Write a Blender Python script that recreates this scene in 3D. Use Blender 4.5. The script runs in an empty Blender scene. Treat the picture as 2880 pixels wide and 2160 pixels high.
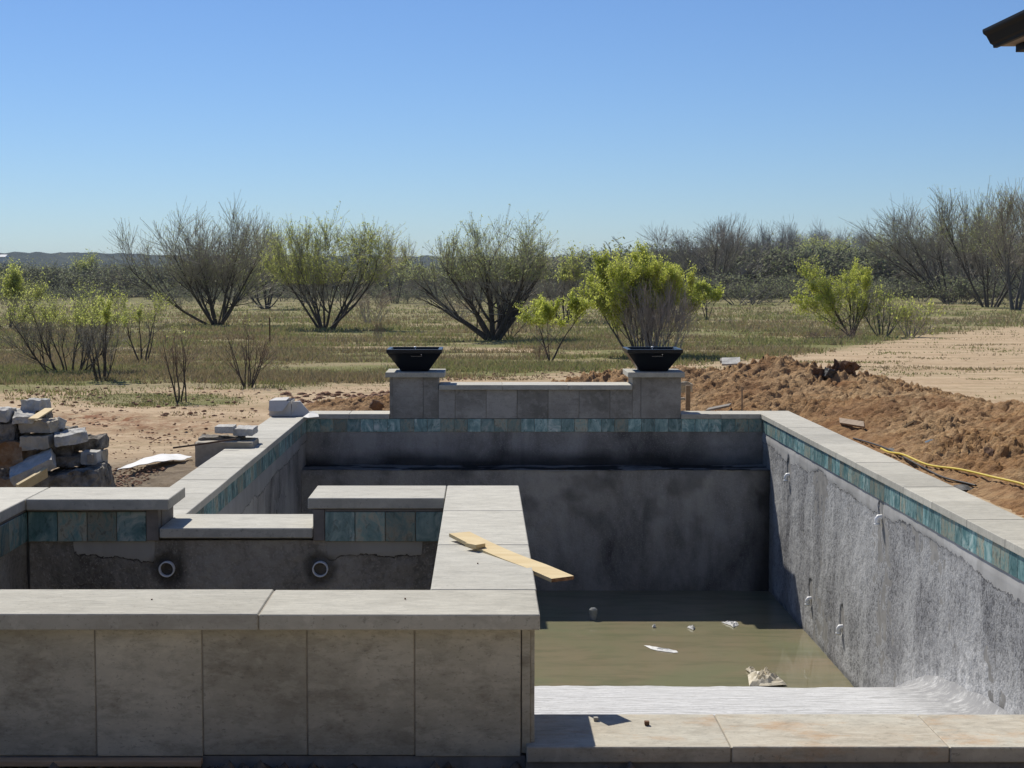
import bpy, bmesh, math, random
import numpy as np
from mathutils import Vector, Matrix

C = bpy.context.scene.collection
R = math.radians
# ------------------------------------------------------------------ camera
F, CX, CY, HZ, EYE = 4300.0, 1356.0, 1080.0, 762.0, 1.35
PITCH = math.atan((CY - HZ) / F)
cam_d = bpy.data.cameras.new("camera")
cam = bpy.data.objects.new("camera", cam_d); C.objects.link(cam)
cam_d.sensor_width = 36.0; cam_d.lens = F / 2880 * 36
cam_d.shift_x = (1440 - CX) / 2880
cam_d.clip_start = 0.05; cam_d.clip_end = 20000
cam.location = (0, 0, EYE); cam.rotation_euler = (math.pi / 2 - PITCH, 0, 0)
bpy.context.scene.camera = cam
# ------------------------------------------------------------------ light
TRAVEL = Vector((0.416, -0.85, -1.0)).normalized()
SUN_EL = math.asin(-TRAVEL.z)
SUN_AZ = math.atan2(-TRAVEL.x, -TRAVEL.y)          # from +Y towards +X
w = bpy.data.worlds.new("World"); bpy.context.scene.world = w; w.use_nodes = True
nt = w.node_tree
bg = nt.nodes["Background"]; sky = nt.nodes.new("ShaderNodeTexSky")
sky.sky_type = 'NISHITA'; sky.sun_disc = False
sky.sun_elevation = SUN_EL; sky.sun_rotation = SUN_AZ
sky.altitude = 200; sky.air_density = 1.0; sky.dust_density = 0.0; sky.ozone_density = 2.2
tint = nt.nodes.new("ShaderNodeMix"); tint.data_type = 'RGBA'; tint.blend_type = 'MULTIPLY'; tint.inputs[0].default_value = 1.0
tint.inputs[7].default_value = (.53, .675, .93, 1)
nt.links.new(sky.outputs[0], tint.inputs[6]); nt.links.new(tint.outputs[2], bg.inputs[0]); bg.inputs[1].default_value = 0.1
sd = bpy.data.lights.new("sun", 'SUN'); sd.energy = 5.0; sd.angle = R(0.5); sd.color = (1.0, 0.945, 0.85)
so = bpy.data.objects.new("sun", sd); C.objects.link(so)
so.rotation_euler = TRAVEL.to_track_quat('-Z', 'Y').to_euler(); so.location = (-10, 20, 30)
vs = bpy.context.scene.view_settings
vs.view_transform = 'Standard'; vs.look = 'None'; vs.exposure = 0.0; vs.gamma = 1.0
try:
    bpy.context.scene.cycles.max_bounces = 8
except Exception: pass

# ------------------------------------------------------------------ helpers
_c, _s = math.cos(PITCH), math.sin(PITCH)
def ray(px, py):
    u = (px - CX) / F; v = -(py - CY) / F
    return (u, _c + v * _s, -_s + v * _c)
def PY(px, py, y):
    r = ray(px, py); t = y / r[1]; return (r[0] * t, y, EYE + r[2] * t)
def PZ(px, py, z):
    r = ray(px, py); t = (z - EYE) / r[2]; return (r[0] * t, r[1] * t, z)
def proj(x, y, z):
    d = y * _c - (z - EYE) * _s; v = (y * _s + (z - EYE) * _c) / d
    return CX + F * x / d, CY - F * v
_gy = np.array([-60, 3.9, 4.5, 6.0, 18, 30, 60, 150, 400, 900, 1500, 4000.0])
_gz = np.array([-.065, -.065, -.10, -.13, -.13, -.35, -.80, -1.4, -2.5, -3.0, -3.0, -3.0])
def gz(y): return np.interp(y, _gy, _gz)
def G(px, py):
    """ground point seen at photo pixel px, py"""
    z = -.3
    for _ in range(30):
        p = PZ(px, py, z); z = 0.5 * z + 0.5 * float(gz(p[1]))
    return p
VS = 2880 / 2212.0
def GV(vx, vy): return G(vx * VS, vy * VS)

def hash_(ix, iy, iz, seed):
    M = 0xFFFFFFFF
    h = (ix.astype(np.int64) * 374761393 + iy.astype(np.int64) * 668265263 + iz.astype(np.int64) * 2147483647 + seed * 974711) & M
    h = ((h ^ (h >> 13)) * 1274126177) & M
    h = ((h ^ (h >> 16)) * 2246822519) & M
    return ((h ^ (h >> 15)) & M) / float(M)
def vn(x, y, z=None, seed=0):
    x = np.asarray(x, float); y = np.asarray(y, float)
    z = np.zeros_like(x) if z is None else np.asarray(z, float) + np.zeros_like(x)
    ix, iy, iz = np.floor(x), np.floor(y), np.floor(z)
    fx, fy, fz = x - ix, y - iy, z - iz
    fx, fy, fz = [f * f * (3 - 2 * f) for f in (fx, fy, fz)]
    r = 0
    for a in (0, 1):
        for b in (0, 1):
            for c in (0, 1):
                r = r + hash_(ix + a, iy + b, iz + c, seed) * (fx if a else 1 - fx) * (fy if b else 1 - fy) * (fz if c else 1 - fz)
    return r
def fbm(x, y, z=None, seed=0, o=4):
    r = 0; a = .5; t = 0
    for k in range(o):
        r = r + a * vn(np.asarray(x) * 2 ** k, np.asarray(y) * 2 ** k, None if z is None else np.asarray(z) * 2 ** k, seed + k); t += a; a *= .5
    return r / t
def worley(x, y, seed=0):
    x = np.asarray(x, float); y = np.asarray(y, float)
    ix, iy = np.floor(x), np.floor(y); best = np.full(x.shape, 9.0); bid = np.zeros(x.shape)
    for a in (-1, 0, 1):
        for b in (-1, 0, 1):
            cx = ix + a + hash_(ix + a, iy + b, ix * 0, seed); cy = iy + b + hash_(ix + a, iy + b, ix * 0 + 7, seed)
            d = np.hypot(x - cx, y - cy); m = d < best
            best = np.where(m, d, best); bid = np.where(m, hash_(ix + a, iy + b, ix * 0 + 13, seed), bid)
    return best, bid
def clods(x, y, size, seed):
    d, i = worley(x / size, y / size, seed)
    r = .3 + .5 * i
    return np.sqrt(np.clip(1 - (d / r) ** 2, 0, 1)) * r * size * (i > .25)

def tag(o, label=None, cat=None, group=None, kind=None):
    if label: o['label'] = label
    if cat: o['category'] = cat
    if group: o['group'] = group
    if kind: o['kind'] = kind
    return o
def empty(name, loc, label=None, cat=None, group=None):
    o = bpy.data.objects.new(name, None); C.objects.link(o); o.location = loc; o.empty_display_size = .1
    return tag(o, label, cat, group)
def wloc(p):
    v = Vector((0, 0, 0))
    while p is not None: v += p.location; p = p.parent
    return v
def mesh(name, verts, faces, mats, parent=None, smooth=False, midx=None, attrs=None, origin=None):
    """verts in world coordinates; the object's origin is its parent's, or `origin`, or its own foot"""
    V = np.asarray(verts, float).reshape(-1, 3)
    me = bpy.data.meshes.new(name)
    if parent is not None: o0 = np.array(wloc(parent))
    elif origin is not None: o0 = np.array(origin, float)
    else: o0 = np.array([(V[:, 0].min() + V[:, 0].max()) / 2, (V[:, 1].min() + V[:, 1].max()) / 2, V[:, 2].min()])
    L = V - o0
    if isinstance(faces, np.ndarray):
        n, k = faces.shape
        me.vertices.add(len(L)); me.vertices.foreach_set("co", L.astype(np.float32).ravel())
        me.loops.add(n * k); me.loops.foreach_set("vertex_index", faces.astype(np.int32).ravel())
        me.polygons.add(n); me.polygons.foreach_set("loop_start", np.arange(0, n * k, k, dtype=np.int32))
        me.polygons.foreach_set("loop_total", np.full(n, k, dtype=np.int32))
    else:
        me.from_pydata([tuple(v) for v in L], [], faces)
    if not isinstance(mats, (list, tuple)): mats = [mats]
    for m in mats: me.materials.append(m)
    if midx is not None: me.polygons.foreach_set("material_index", np.asarray(midx, dtype=np.int32))
    if smooth: me.polygons.foreach_set("use_smooth", np.ones(len(me.polygons), dtype=bool))
    if attrs:
        for k, a in attrs.items():
            at = me.attributes.new(k, 'FLOAT', 'POINT'); at.data.foreach_set("value", np.asarray(a, np.float32).ravel())
    me.update(calc_edges=True); me.validate()
    ob = bpy.data.objects.new(name, me); C.objects.link(ob)
    if parent is not None: ob.parent = parent
    else: ob.location = tuple(o0)
    return ob
class MB:
    """collects beveled boxes, tubes and loose polygons in world coordinates"""
    def __init__(s): s.v = []; s.f = []; s.m = []
    def add(s, vs_, fs, mi=0):
        n = len(s.v); s.v += [tuple(v) for v in vs_]; s.f += [tuple(i + n for i in f) for f in fs]; s.m += [mi] * len(fs)
    def box(s, x0, x1, y0, y1, z0, z1, b=.002, mi=0, M=None):
        vs_, fs = cbox(x0, x1, y0, y1, z0, z1, b)
        if M is not None: vs_ = [M @ Vector(v) for v in vs_]
        s.add(vs_, fs, mi)
    def tube(s, pts, rad, k=8, cap=True, mi=0):
        pts = [Vector(p) for p in pts]; n = len(pts); rad = rad if isinstance(rad, (list, tuple)) else [rad] * n
        vs_, fs = [], []; up = Vector((0, 0, 1)); last = None
        for i, p in enumerate(pts):
            t = (pts[min(i + 1, n - 1)] - pts[max(i - 1, 0)]).normalized()
            a = last if last is not None else (up if abs(t.z) < .9 else Vector((1, 0, 0)))
            u = (a - t * a.dot(t)).normalized(); last = u; v_ = t.cross(u)
            for j in range(k):
                an = 2 * math.pi * j / k; vs_.append(p + (u * math.cos(an) + v_ * math.sin(an)) * rad[i])
        for i in range(n - 1):
            for j in range(k):
                fs.append((i * k + j, i * k + (j + 1) % k, (i + 1) * k + (j + 1) % k, (i + 1) * k + j))
        if cap: fs.append(tuple(range(k))[::-1]); fs.append(tuple((n - 1) * k + j for j in range(k)))
        s.add(vs_, fs, mi)
    def build(s, name, mats, parent=None, smooth=False, origin=None):
        return mesh(name, s.v, s.f, mats, parent, smooth, s.m, origin=origin)
def cbox(x0, x1, y0, y1, z0, z1, b):
    """box with all edges chamfered by b"""
    b = min(b, (x1 - x0) / 3, (y1 - y0) / 3, (z1 - z0) / 3)
    bm = bmesh.new()
    bmesh.ops.create_cube(bm, size=1, matrix=Matrix.Translation(((x0 + x1) / 2, (y0 + y1) / 2, (z0 + z1) / 2)) @ Matrix.Diagonal((x1 - x0, y1 - y0, z1 - z0, 1)))
    if b > 0: bmesh.ops.bevel(bm, geom=bm.edges[:], offset=b, segments=1, affect='EDGES')
    bm.verts.index_update()
    vs_ = [v.co.copy() for v in bm.verts]; fs = [tuple(v.index for v in f.verts) for f in bm.faces]
    bm.free(); return vs_, fs
def gridfaces(nu, nv):
    i = np.arange(nu - 1)[:, None] * nv + np.arange(nv - 1)[None, :]
    return np.stack([i, i + nv, i + nv + 1, i + 1], -1).reshape(-1, 4)
def lerp(a, b, t): return a + (b - a) * t

# ------------------------------------------------------------------ materials
class NM:
    def __init__(s, name, rough=.8, spec=.3):
        s.m = bpy.data.materials.new(name); s.m.use_nodes = True; s.t = s.m.node_tree
        s.b = s.t.nodes["Principled BSDF"]; s.b.inputs["Roughness"].default_value = rough
        s.b.inputs["Specular IOR Level"].default_value = spec
        s.co = s.t.nodes.new("ShaderNodeTexCoord"); s.geo = s.t.nodes.new("ShaderNodeNewGeometry")
        s.oi = s.t.nodes.new("ShaderNodeObjectInfo")
    def n(s, ty, **k):
        x = s.t.nodes.new(ty)
        for a, v in k.items(): setattr(x, a, v)
        return x
    def l(s, a, b): s.t.links.new(a, b)
    def vec(s, scale=(1, 1, 1), per_island=False, world=False):
        mp = s.n("ShaderNodeMapping"); mp.inputs["Scale"].default_value = scale
        s.l(s.geo.outputs["Position"] if world else s.co.outputs["Object"], mp.inputs["Vector"])
        if not world:
            ad = s.n("ShaderNodeVectorMath", operation='ADD')
            mu = s.n("ShaderNodeMath", operation='MULTIPLY'); mu.inputs[1].default_value = 37.0
            s.l(s.geo.outputs["Random Per Island"] if per_island else s.oi.outputs["Random"], mu.inputs[0])
            s.l(mp.outputs[0], ad.inputs[0]); s.l(mu.outputs[0], ad.inputs[1]); return ad.outputs[0]
        return mp.outputs[0]
    def noise(s, v, scale, detail=5, rough=.6, dist=0):
        x = s.n("ShaderNodeTexNoise"); x.inputs["Scale"].default_value = scale; x.inputs["Detail"].default_value = detail
        x.inputs["Roughness"].default_value = rough; x.inputs["Distortion"].default_value = dist; s.l(v, x.inputs["Vector"]); return x.outputs["Fac"]
    def ramp(s, f, stops):
        x = s.n("ShaderNodeValToRGB"); el = x.color_ramp.elements
        while len(el) < len(stops): el.new(.5)
        for e, (p, c) in zip(el, stops): e.position = p; e.color = (*c, 1) if len(c) == 3 else c
        s.l(f, x.inputs[0]); return x.outputs[0]
    def rng(s, f, a, b, c=0., d=1.):
        x = s.n("ShaderNodeMapRange"); s.l(f, x.inputs[0])
        for i, v in enumerate((a, b, c, d)): x.inputs[i + 1].default_value = v
        return x.outputs[0]
    def mix(s, f, a, b, mode='MIX'):
        x = s.n("ShaderNodeMix", data_type='RGBA', blend_type=mode)
        if isinstance(f, (int, float)): x.inputs[0].default_value = f
        else: s.l(f, x.inputs[0])
        for i, q in ((6, a), (7, b)):
            if isinstance(q, tuple): x.inputs[i].default_value = (*q, 1)
            else: s.l(q, x.inputs[i])
        return x.outputs[2]
    def attr(s, nme):
        x = s.n("ShaderNodeAttribute"); x.attribute_name = nme; return x.outputs["Fac"]
    def math(s, op, a, b=None):
        x = s.n("ShaderNodeMath", operation=op)
        for i, q in enumerate((a, b)):
            if q is None: continue
            if isinstance(q, (int, float)): x.inputs[i].default_value = q
            else: s.l(q, x.inputs[i])
        return x.outputs[0]
    def bump(s, f, strength, dist=.01):
        x = s.n("ShaderNodeBump"); x.inputs["Strength"].default_value = strength; x.inputs["Distance"].default_value = dist
        s.l(f, x.inputs["Height"]); s.l(x.outputs[0], s.b.inputs["Normal"])
    def col(s, c):
        if isinstance(c, tuple): s.b.inputs["Base Color"].default_value = (*c, 1)
        else: s.l(c, s.b.inputs["Base Color"])
        return s.m

def stone_mat(name, base, stain, amount=.5, island=True, stretch=(1, 1, 1), dirt=(.2, .12, .06), rough=.75, bumpd=.002, var=.12, dirt_lo=.66, grit=.22):
    """cast limestone look: cloudy tone, fine grain, pale scuffs, brown stains"""
    n = NM(name, rough, .25)
    v = n.vec(stretch, island)
    a = n.noise(v, 2.2, 6, .6); f = n.noise(v, 60, 4, .7); k = n.noise(v, 9, 6, .65, .4)
    c = n.mix(n.rng(a, .38, .62), base, stain)
    sp = n.noise(n.vec(tuple(q * w_ for q, w_ in zip(stretch, (1, 2.2, 1))), island), 13, 4, .6, .3)
    c = n.mix(n.rng(sp, .535, .60, 0, amount), c, tuple(min(.8, q * (1.5 if base[0] > .4 and base[0] < .49 else 1.2)) for q in base))
    c = n.mix(n.rng(k, .35, .52, amount * .6, 0), c, tuple(q * .62 for q in stain))
    c = n.mix(n.rng(n.noise(n.vec((1.5, 3, 3), island), 3.1, 7, .7), dirt_lo, dirt_lo + .16, 0, .55), c, dirt)
    c = n.mix(n.rng(f, .59, .66, 0, .5), c, tuple(q * .35 for q in base))
    hs_ = n.noise(n.vec((1.6, 3, 4), island), 6, 8, .78, .2)
    c = n.mix(n.rng(hs_, .50, .62, 0, grit), c, tuple(q * .45 for q in stain))
    c = n.mix(n.rng(hs_, .46, .34, 0, grit * .8), c, tuple(min(.8, q * 1.2) for q in base))
    x = n.rng(n.geo.outputs["Random Per Island"], 0, 1, 1 - var, 1 + var)
    cb = n.n("ShaderNodeVectorMath", operation='SCALE'); n.l(c, cb.inputs[0]); n.l(x, cb.inputs["Scale"])
    n.bump(n.math('ADD', n.math('MULTIPLY', f, .4), k), .5, bumpd)
    return n.col(cb.outputs[0])
M_coping = stone_mat("cast_stone_coping", (.49, .465, .385), (.43, .405, .33), .5, stretch=(1, 2.5, 1), dirt=(.33, .24, .15))
M_coping_y = stone_mat("cast_stone_coping_run", (.49, .47, .40), (.44, .42, .355), .45, stretch=(1, 2.5, 1), dirt=(.36, .30, .22), dirt_lo=.74)
M_coping_b = stone_mat("cast_stone_coping_stained", (.49, .46, .375), (.44, .39, .30), .4, grit=.35, stretch=(1, 2, 1), dirt=(.42, .23, .09), dirt_lo=.53)
M_clad = stone_mat("stone_cladding", (.53, .49, .385), (.375, .345, .265), .3, stretch=(1, 1, 1.6), dirt=(.13, .105, .07), dirt_lo=.53, var=.08, grit=.32)
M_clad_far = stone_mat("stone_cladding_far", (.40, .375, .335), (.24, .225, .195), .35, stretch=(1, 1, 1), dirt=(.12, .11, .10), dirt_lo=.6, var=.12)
def simple(name, c1, c2, scale=8, rough=.8, bump=.3, bd=.003, stretch=(1, 1, 1), spec=.3, detail=5):
    n = NM(name, rough, spec); v = n.vec(stretch); f = n.noise(v, scale, detail, .65)
    c = n.mix(n.rng(f, .35, .65), c1, c2); n.bump(f, bump, bd); return n.col(c)
M_grout = simple("grout", (.36, .32, .25), (.24, .215, .17), 30)
M_mortar = simple("mortar", (.30, .29, .27), (.2, .195, .185), 14, bd=.004)
# glazed teal tile, each tile its own tone
def tile_mat():
    n = NM("teal_tile", .25, .45); v = n.vec((1, 1, .6), True); isl = n.geo.outputs["Random Per Island"]
    a = n.noise(v, 10, 5, .65, 1.6); b = n.noise(v, 30, 4, .7, .8)
    c = n.ramp(a, [(.28, (.05, .13, .135)), (.44, (.11, .21, .215)), (.56, (.21, .32, .31)), (.70, (.42, .47, .44))])
    br = n.mix(n.rng(b, .35, .65), (.38, .31, .22), (.13, .22, .20))
    c = n.mix(n.math('MULTIPLY', n.rng(isl, .64, .68, 0, 1), n.rng(a, .38, .55, .15, .9)), c, br)
    c = n.mix(n.rng(b, .36, .46, .6, 0), c, (.03, .07, .07))
    x = n.rng(n.math('FRACT', n.math('MULTIPLY', isl, 7.3)), 0, 1, .9, 1.7)
    cb = n.n("ShaderNodeVectorMath", operation='SCALE'); n.l(c, cb.inputs[0]); n.l(x, cb.inputs["Scale"])
    n.bump(b, .3, .002); return n.col(cb.outputs[0])
M_tile = tile_mat()
# sprayed concrete shell; attributes: band (smooth mortar band), chalk (white residue)
def gunite(name, base=(.36, .36, .355), dark=(.17, .17, .175), streak=1.0, mort=(.40, .395, .38), grain=.8):
    n = NM(name, .9, .15); v = n.vec((1, 1, .45), world=True); iso = n.vec((1, 1, 1), world=True)
    a = n.noise(v, 2.6, 6, .65, .4); f = n.noise(iso, 42, 3, .6); f2 = n.noise(iso, 90, 2, .6); k = n.noise(iso, 1.1, 4, .55)
    c = n.mix(n.rng(a, .38, .62), dark, base)
    c = n.mix(n.rng(k, .42, .62, 0, .55), c, tuple(q * 1.2 for q in base))
    c = n.mix(n.math('MULTIPLY', n.rng(f, .40, .50, grain, 0), n.rng(a, .35, .6, 1, .45)), c, tuple(q * .35 for q in dark))
    c = n.mix(n.rng(f2, .58, .66, 0, .4), c, tuple(q * 1.35 for q in base))
    g = n.noise(n.vec((1, 1, .1), world=True), 11, 4, .6, .2)
    c = n.mix(n.math('MULTIPLY', n.rng(g, .60, .68, 0, .5 * streak), n.rng(k, .45, .6)), c, (.55, .55, .54))
    s_ = n.math('ADD', n.attr("band"), n.math('MULTIPLY', n.math('SUBTRACT', n.noise(iso, 18, 4, .65), .5), .5))
    band = n.rng(s_, .50, .515); crack = n.math('MULTIPLY', n.rng(s_, .43, .49), n.rng(s_, .505, .50))
    c = n.mix(band, c, n.mix(n.rng(a, .4, .6), mort, tuple(q * .8 for q in mort)))
    c = n.mix(n.math('MULTIPLY', crack, n.rng(n.noise(iso, 5, 2, .5), .35, .55, .35, 1)), c, tuple(q * .3 for q in dark))
    ch = n.math('MULTIPLY', n.attr("chalk"), n.rng(n.noise(iso, 12, 5, .7), .35, .58, .1, 1))
    c = n.mix(ch, c, (.66, .66, .65))
    c = n.mix(n.attr("darken"), c, (.015, .015, .014))  # near-black mix: damp waterline, painted hole shade and other dark areas
    h = n.math('ADD', n.math('MULTIPLY', n.math('ADD', f, n.math('MULTIPLY', f2, .5)), n.math('SUBTRACT', 1.0, band)), n.math('MULTIPLY', band, 1.2))
    n.bump(h, .9, .008); return n.col(c)
M_gun = gunite("gunite_wall")
M_gun_d = gunite("gunite_shaded_damp", (.36, .345, .32), (.12, .115, .11), .12, (.34, .335, .32), .12)  # darker copy for the shaded walls, shade put into its tone beside damp
M_gun_spa = gunite("spa_shell_plaster", (.36, .335, .285), (.14, .125, .10), .1, (.40, .38, .33), .35)
def floor_mat():
    n = NM("chalky_floor", .9, .1); v = n.vec((1.0, 2.6, 2.6), world=True)
    a = n.noise(v, 6, 7, .7, .8); b = n.noise(n.vec((1, 1, 1), world=True), 40, 4, .7)
    w_ = n.n("ShaderNodeTexWave"); w_.inputs["Scale"].default_value = 2.2; w_.inputs["Distortion"].default_value = 9; w_.inputs["Detail"].default_value = 4; w_.bands_direction = 'Y'; n.l(v, w_.inputs["Vector"])
    c = n.mix(n.rng(a, .35, .7), (.50, .50, .49), (.68, .68, .67))
    c = n.mix(n.rng(w_.outputs["Fac"], .62, .85, 0, .6), c, (.36, .355, .34))
    c = n.mix(n.rng(b, .54, .64, 0, .5), c, (.36, .36, .35))
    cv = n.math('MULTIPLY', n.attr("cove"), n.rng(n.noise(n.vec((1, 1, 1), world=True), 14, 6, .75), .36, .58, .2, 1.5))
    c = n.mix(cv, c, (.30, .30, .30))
    n.bump(n.math('ADD', a, n.math('MULTIPLY', b, .4)), .5, .008); return n.col(c)
M_floor = floor_mat()
def water_mat():
    n = NM("murky_water", .04, .5); n.b.inputs["IOR"].default_value = 1.33
    v = n.vec((1, 1, 1), world=True); a = n.noise(v, .9, 5, .6, .6); b = n.noise(n.vec((.5, 2, 1), world=True), 3.2, 5, .65, .5)
    c = n.mix(n.rng(a, .38, .62), (.20, .20, .115), (.25, .205, .13))
    c = n.mix(n.rng(b, .46, .66, 0, .7), c, (.155, .155, .09))
    n.bump(n.noise(v, 5, 3, .5), .05, .01); return n.col(c)
M_water = water_mat()
def dirt_mat():
    n = NM("excavated_soil", .95, .08); v = n.vec((1, 1, 1), world=True)
    a = n.noise(v, 1.1, 5, .6, .5); b = n.noise(v, 9, 6, .7); f = n.noise(v, 45, 4, .7)
    c = n.ramp(a, [(.32, (.28, .14, .062)), (.44, (.36, .215, .105)), (.56, (.43, .285, .155)), (.74, (.30, .15, .068))])
    c = n.mix(n.rng(b, .36, .56, .7, 0), c, (.15, .08, .042))
    c = n.mix(n.rng(n.noise(v, .55, 5, .65, .8), .5, .62, 0, .6), c, (.50, .36, .21))
    c = n.mix(n.rng(n.noise(v, .9, 5, .65, .8), .56, .66, 0, .6), c, (.21, .11, .055))
    c = n.mix(n.rng(f, .55, .75, 0, .3), c, (.48, .34, .20))
    n.bump(n.math('ADD', b, n.math('MULTIPLY', f, .6)), 1.0, .035); return n.col(c)
M_dirt = dirt_mat()
M_clod = simple("dark_clod", (.17, .095, .055), (.09, .052, .032), 12, .95, .8, .01)
def ground_mat():
    n = NM("field_ground", .95, .05); v = n.vec((1, 1, 1), world=True); vx = n.vec((.45, 1, 1), world=True)
    a = n.noise(vx, 1.6, 6, .65); b = n.noise(v, 7, 6, .7); f = n.noise(v, 38, 4, .7); g = n.noise(vx, .35, 4, .6)
    sand = n.mix(n.rng(a, .35, .65), (.57, .44, .29), (.44, .32, .20))
    sand = n.mix(n.rng(b, .52, .68, 0, .6), sand, (.27, .18, .10))
    sand = n.mix(n.rng(n.noise(n.vec((.25, 1.6, 1), world=True), 1.3, 7, .75), .47, .62, 0, .6), sand, (.31, .24, .135))
    sand = n.mix(n.rng(f, .5, .72, 0, .35), sand, (.60, .46, .31))
    gr = n.mix(n.rng(b, .35, .65), (.185, .19, .07), (.26, .24, .11))
    gr = n.mix(n.rng(g, .45, .56, 0, .8), gr, (.36, .29, .175))
    gr = n.mix(n.rng(f, .45, .7, 0, .5), gr, (.07, .075, .03))
    e = n.math('ADD', n.attr("sand"), n.math('MULTIPLY', n.math('SUBTRACT', n.math('ADD', a, b), 1.0), 1.3))
    c = n.mix(n.rng(e, .38, .62), gr, sand)
    c = n.mix(n.math('MULTIPLY', n.attr("gravel"), .85), c, n.mix(n.rng(b, .35, .65), (.21, .175, .13), (.12, .095, .07)))
    c = n.mix(n.math('MULTIPLY', n.attr("red"), n.rng(b, .4, .6)), c, (.26, .125, .07))
    c = n.mix(n.rng(n.attr("far"), 0, 1), c, (.10, .10, .05))
    n.bump(n.math('ADD', b, n.math('MULTIPLY', f, .5)), .7, .03); return n.col(c)
M_ground = ground_mat()
def veg_mat(name, c1, c2, trans=.35):
    n = NM(name, .7, .2); r = n.geo.outputs["Random Per Island"]
    c = n.mix(r, c1, c2); n.col(c)
    if trans:
        t = n.n("ShaderNodeBsdfTranslucent"); n.l(c, t.inputs[0]); m = n.n("ShaderNodeMixShader"); m.inputs[0].default_value = trans
        out = n.t.nodes["Material Output"]; n.l(n.b.outputs[0], m.inputs[1]); n.l(t.outputs[0], m.inputs[2]); n.l(m.outputs[0], out.inputs[0])
    return n.m
M_grass = veg_mat("grass_blade", (.20, .23, .075), (.33, .31, .14), .35)
M_brush = veg_mat("scrub_leaf", (.20, .24, .11), (.32, .33, .19), .4)
M_straw = veg_mat("dry_grass_blade", (.40, .32, .19), (.24, .19, .10), .3)
M_leaf = veg_mat("spring_leaf", (.50, .56, .10), (.68, .70, .18), .55)
M_leaf_m = veg_mat("young_leaf", (.46, .52, .12), (.62, .64, .20), .55)
M_leaf_g = veg_mat("sparse_leaf", (.40, .46, .17), (.54, .57, .28), .5)
M_bark = simple("bark_dark", (.12, .10, .085), (.055, .047, .04), 20, .9, .6, .01, (1, 1, .3))
M_bark_g = simple("bark_grey", (.17, .155, .14), (.10, .09, .082), 20, .9, .6, .01, (1, 1, .3))
M_twig = veg_mat("twig", (.44, .40, .34), (.26, .235, .20), 0)
M_twig_p = veg_mat("twig_pale", (.48, .42, .36), (.30, .26, .22), 0)
M_twig_r = veg_mat("twig_brown", (.30, .20, .16), (.18, .13, .10), 0)
M_pvc = simple("white_pvc", (.85, .85, .83), (.78, .78, .76), 20, .35, .05)
M_black = simple("black_void", (.012, .012, .012), (.008, .008, .008))
M_bowl = simple("black_powder_coat", (.008, .009, .012), (.006, .007, .009), 60, .30, .05, .001, spec=.35)
M_steel = simple("steel", (.55, .55, .56), (.4, .4, .41), 30, .25, .1); M_steel.node_tree.nodes["Principled BSDF"].inputs["Metallic"].default_value = 1
def wood(name, a, b, st=(1, 1, 1), sc=14):
    return simple(name, a, b, sc, .75, .3, .001, st)
M_pine = wood("fresh_pine", (.72, .58, .33), (.62, .47, .24), (2, 12, 12), 2.2)
M_oldwood = wood("weathered_wood", (.34, .25, .17), (.24, .17, .11), (2, 10, 10), 3)
M_greywood = wood("grey_wood", (.30, .27, .23), (.20, .18, .15), (2, 10, 10), 3)
M_broken = simple("splintered_end_grain", (.32, .18, .09), (.12, .065, .035), 60, .9, 1, .004)
M_lime = simple("pale_limestone", (.60, .585, .54), (.36, .35, .315), 9, .85, 1, .02, detail=8)
M_lime_d = simple("dark_pitted_limestone", (.36, .325, .27), (.09, .08, .065), 14, .9, 1, .03, detail=8)
M_lime_t = simple("tan_limestone", (.50, .45, .36), (.33, .29, .22), 7, .85, .6, .008)
M_lime_r = simple("rust_stained_limestone", (.40, .32, .22), (.22, .11, .045), 7, .9, .8, .012)
M_card = simple("white_cardboard", (.62, .60, .56), (.52, .50, .46), 5, .8, .2, .003)
M_paper = simple("white_paper", (.78, .77, .74), (.66, .65, .61), 8, .7, .4, .006)
M_cloth = simple("cream_plastic_wrap", (.66, .60, .47), (.48, .42, .30), 14, .5, .8, .01)
M_yellow = simple("yellow_hose_rubber", (.72, .55, .07), (.60, .45, .05), 20, .45, .1)
M_cable = simple("black_cable_rubber", (.02, .02, .02), (.03, .028, .025), 20, .5, .1)
M_plastic = simple("grey_plastic_film", (.10, .095, .085), (.035, .035, .035), 12, .65, 1, .02)
M_gutter = simple("dark_metal_gutter", (.003, .005, .010), (.003, .004, .008), 20, .6, .05, spec=.12)
M_soffit = simple("soffit_board", (.30, .25, .21), (.26, .22, .18), 9)
M_stucco = simple("stucco", (.55, .51, .45), (.48, .44, .38), 30, .9, .5, .004)
M_shingle = simple("shingle", (.10, .09, .085), (.05, .045, .042), 20, .9, .5, .01)
M_rust = simple("rusty_steel", (.12, .07, .045), (.06, .038, .028), 30, .8, .3)
M_hill = None

# ------------------------------------------------------------------ ground
PX0, PX1, PY0, PY1 = -2.27, 2.96, 4.26, 14.72      # outline of pool and spa
def axis(near, lo, hi, grow_lo, grow_hi, g=1.06):
    a = list(near); s_ = near[1] - near[0]
    while a[0] > lo: s_ *= g; a.insert(0, a[0] - s_)
    s_ = near[-1] - near[-2]
    while a[-1] < hi: s_ *= g; a.append(a[-1] + s_)
    return np.array(a)
gx = axis(np.concatenate([np.linspace(-9, PX0 + .06, 110), np.linspace(PX0 + .06, PX1 - .06, 46)[1:], np.linspace(PX1 - .06, 9, 54)[1:]]), -2500, 2500, 0, 0, 1.05)
gyv = axis(np.concatenate([np.linspace(-6, PY0 + .08, 100), np.linspace(PY0 + .08, PY1 - .08, 150)[1:], np.linspace(PY1 - .08, 30, 230)[1:]]), -60, 3800, 0, 0, 1.022)
XX, YY = np.meshgrid(gx, gyv, indexing='ij')
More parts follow.
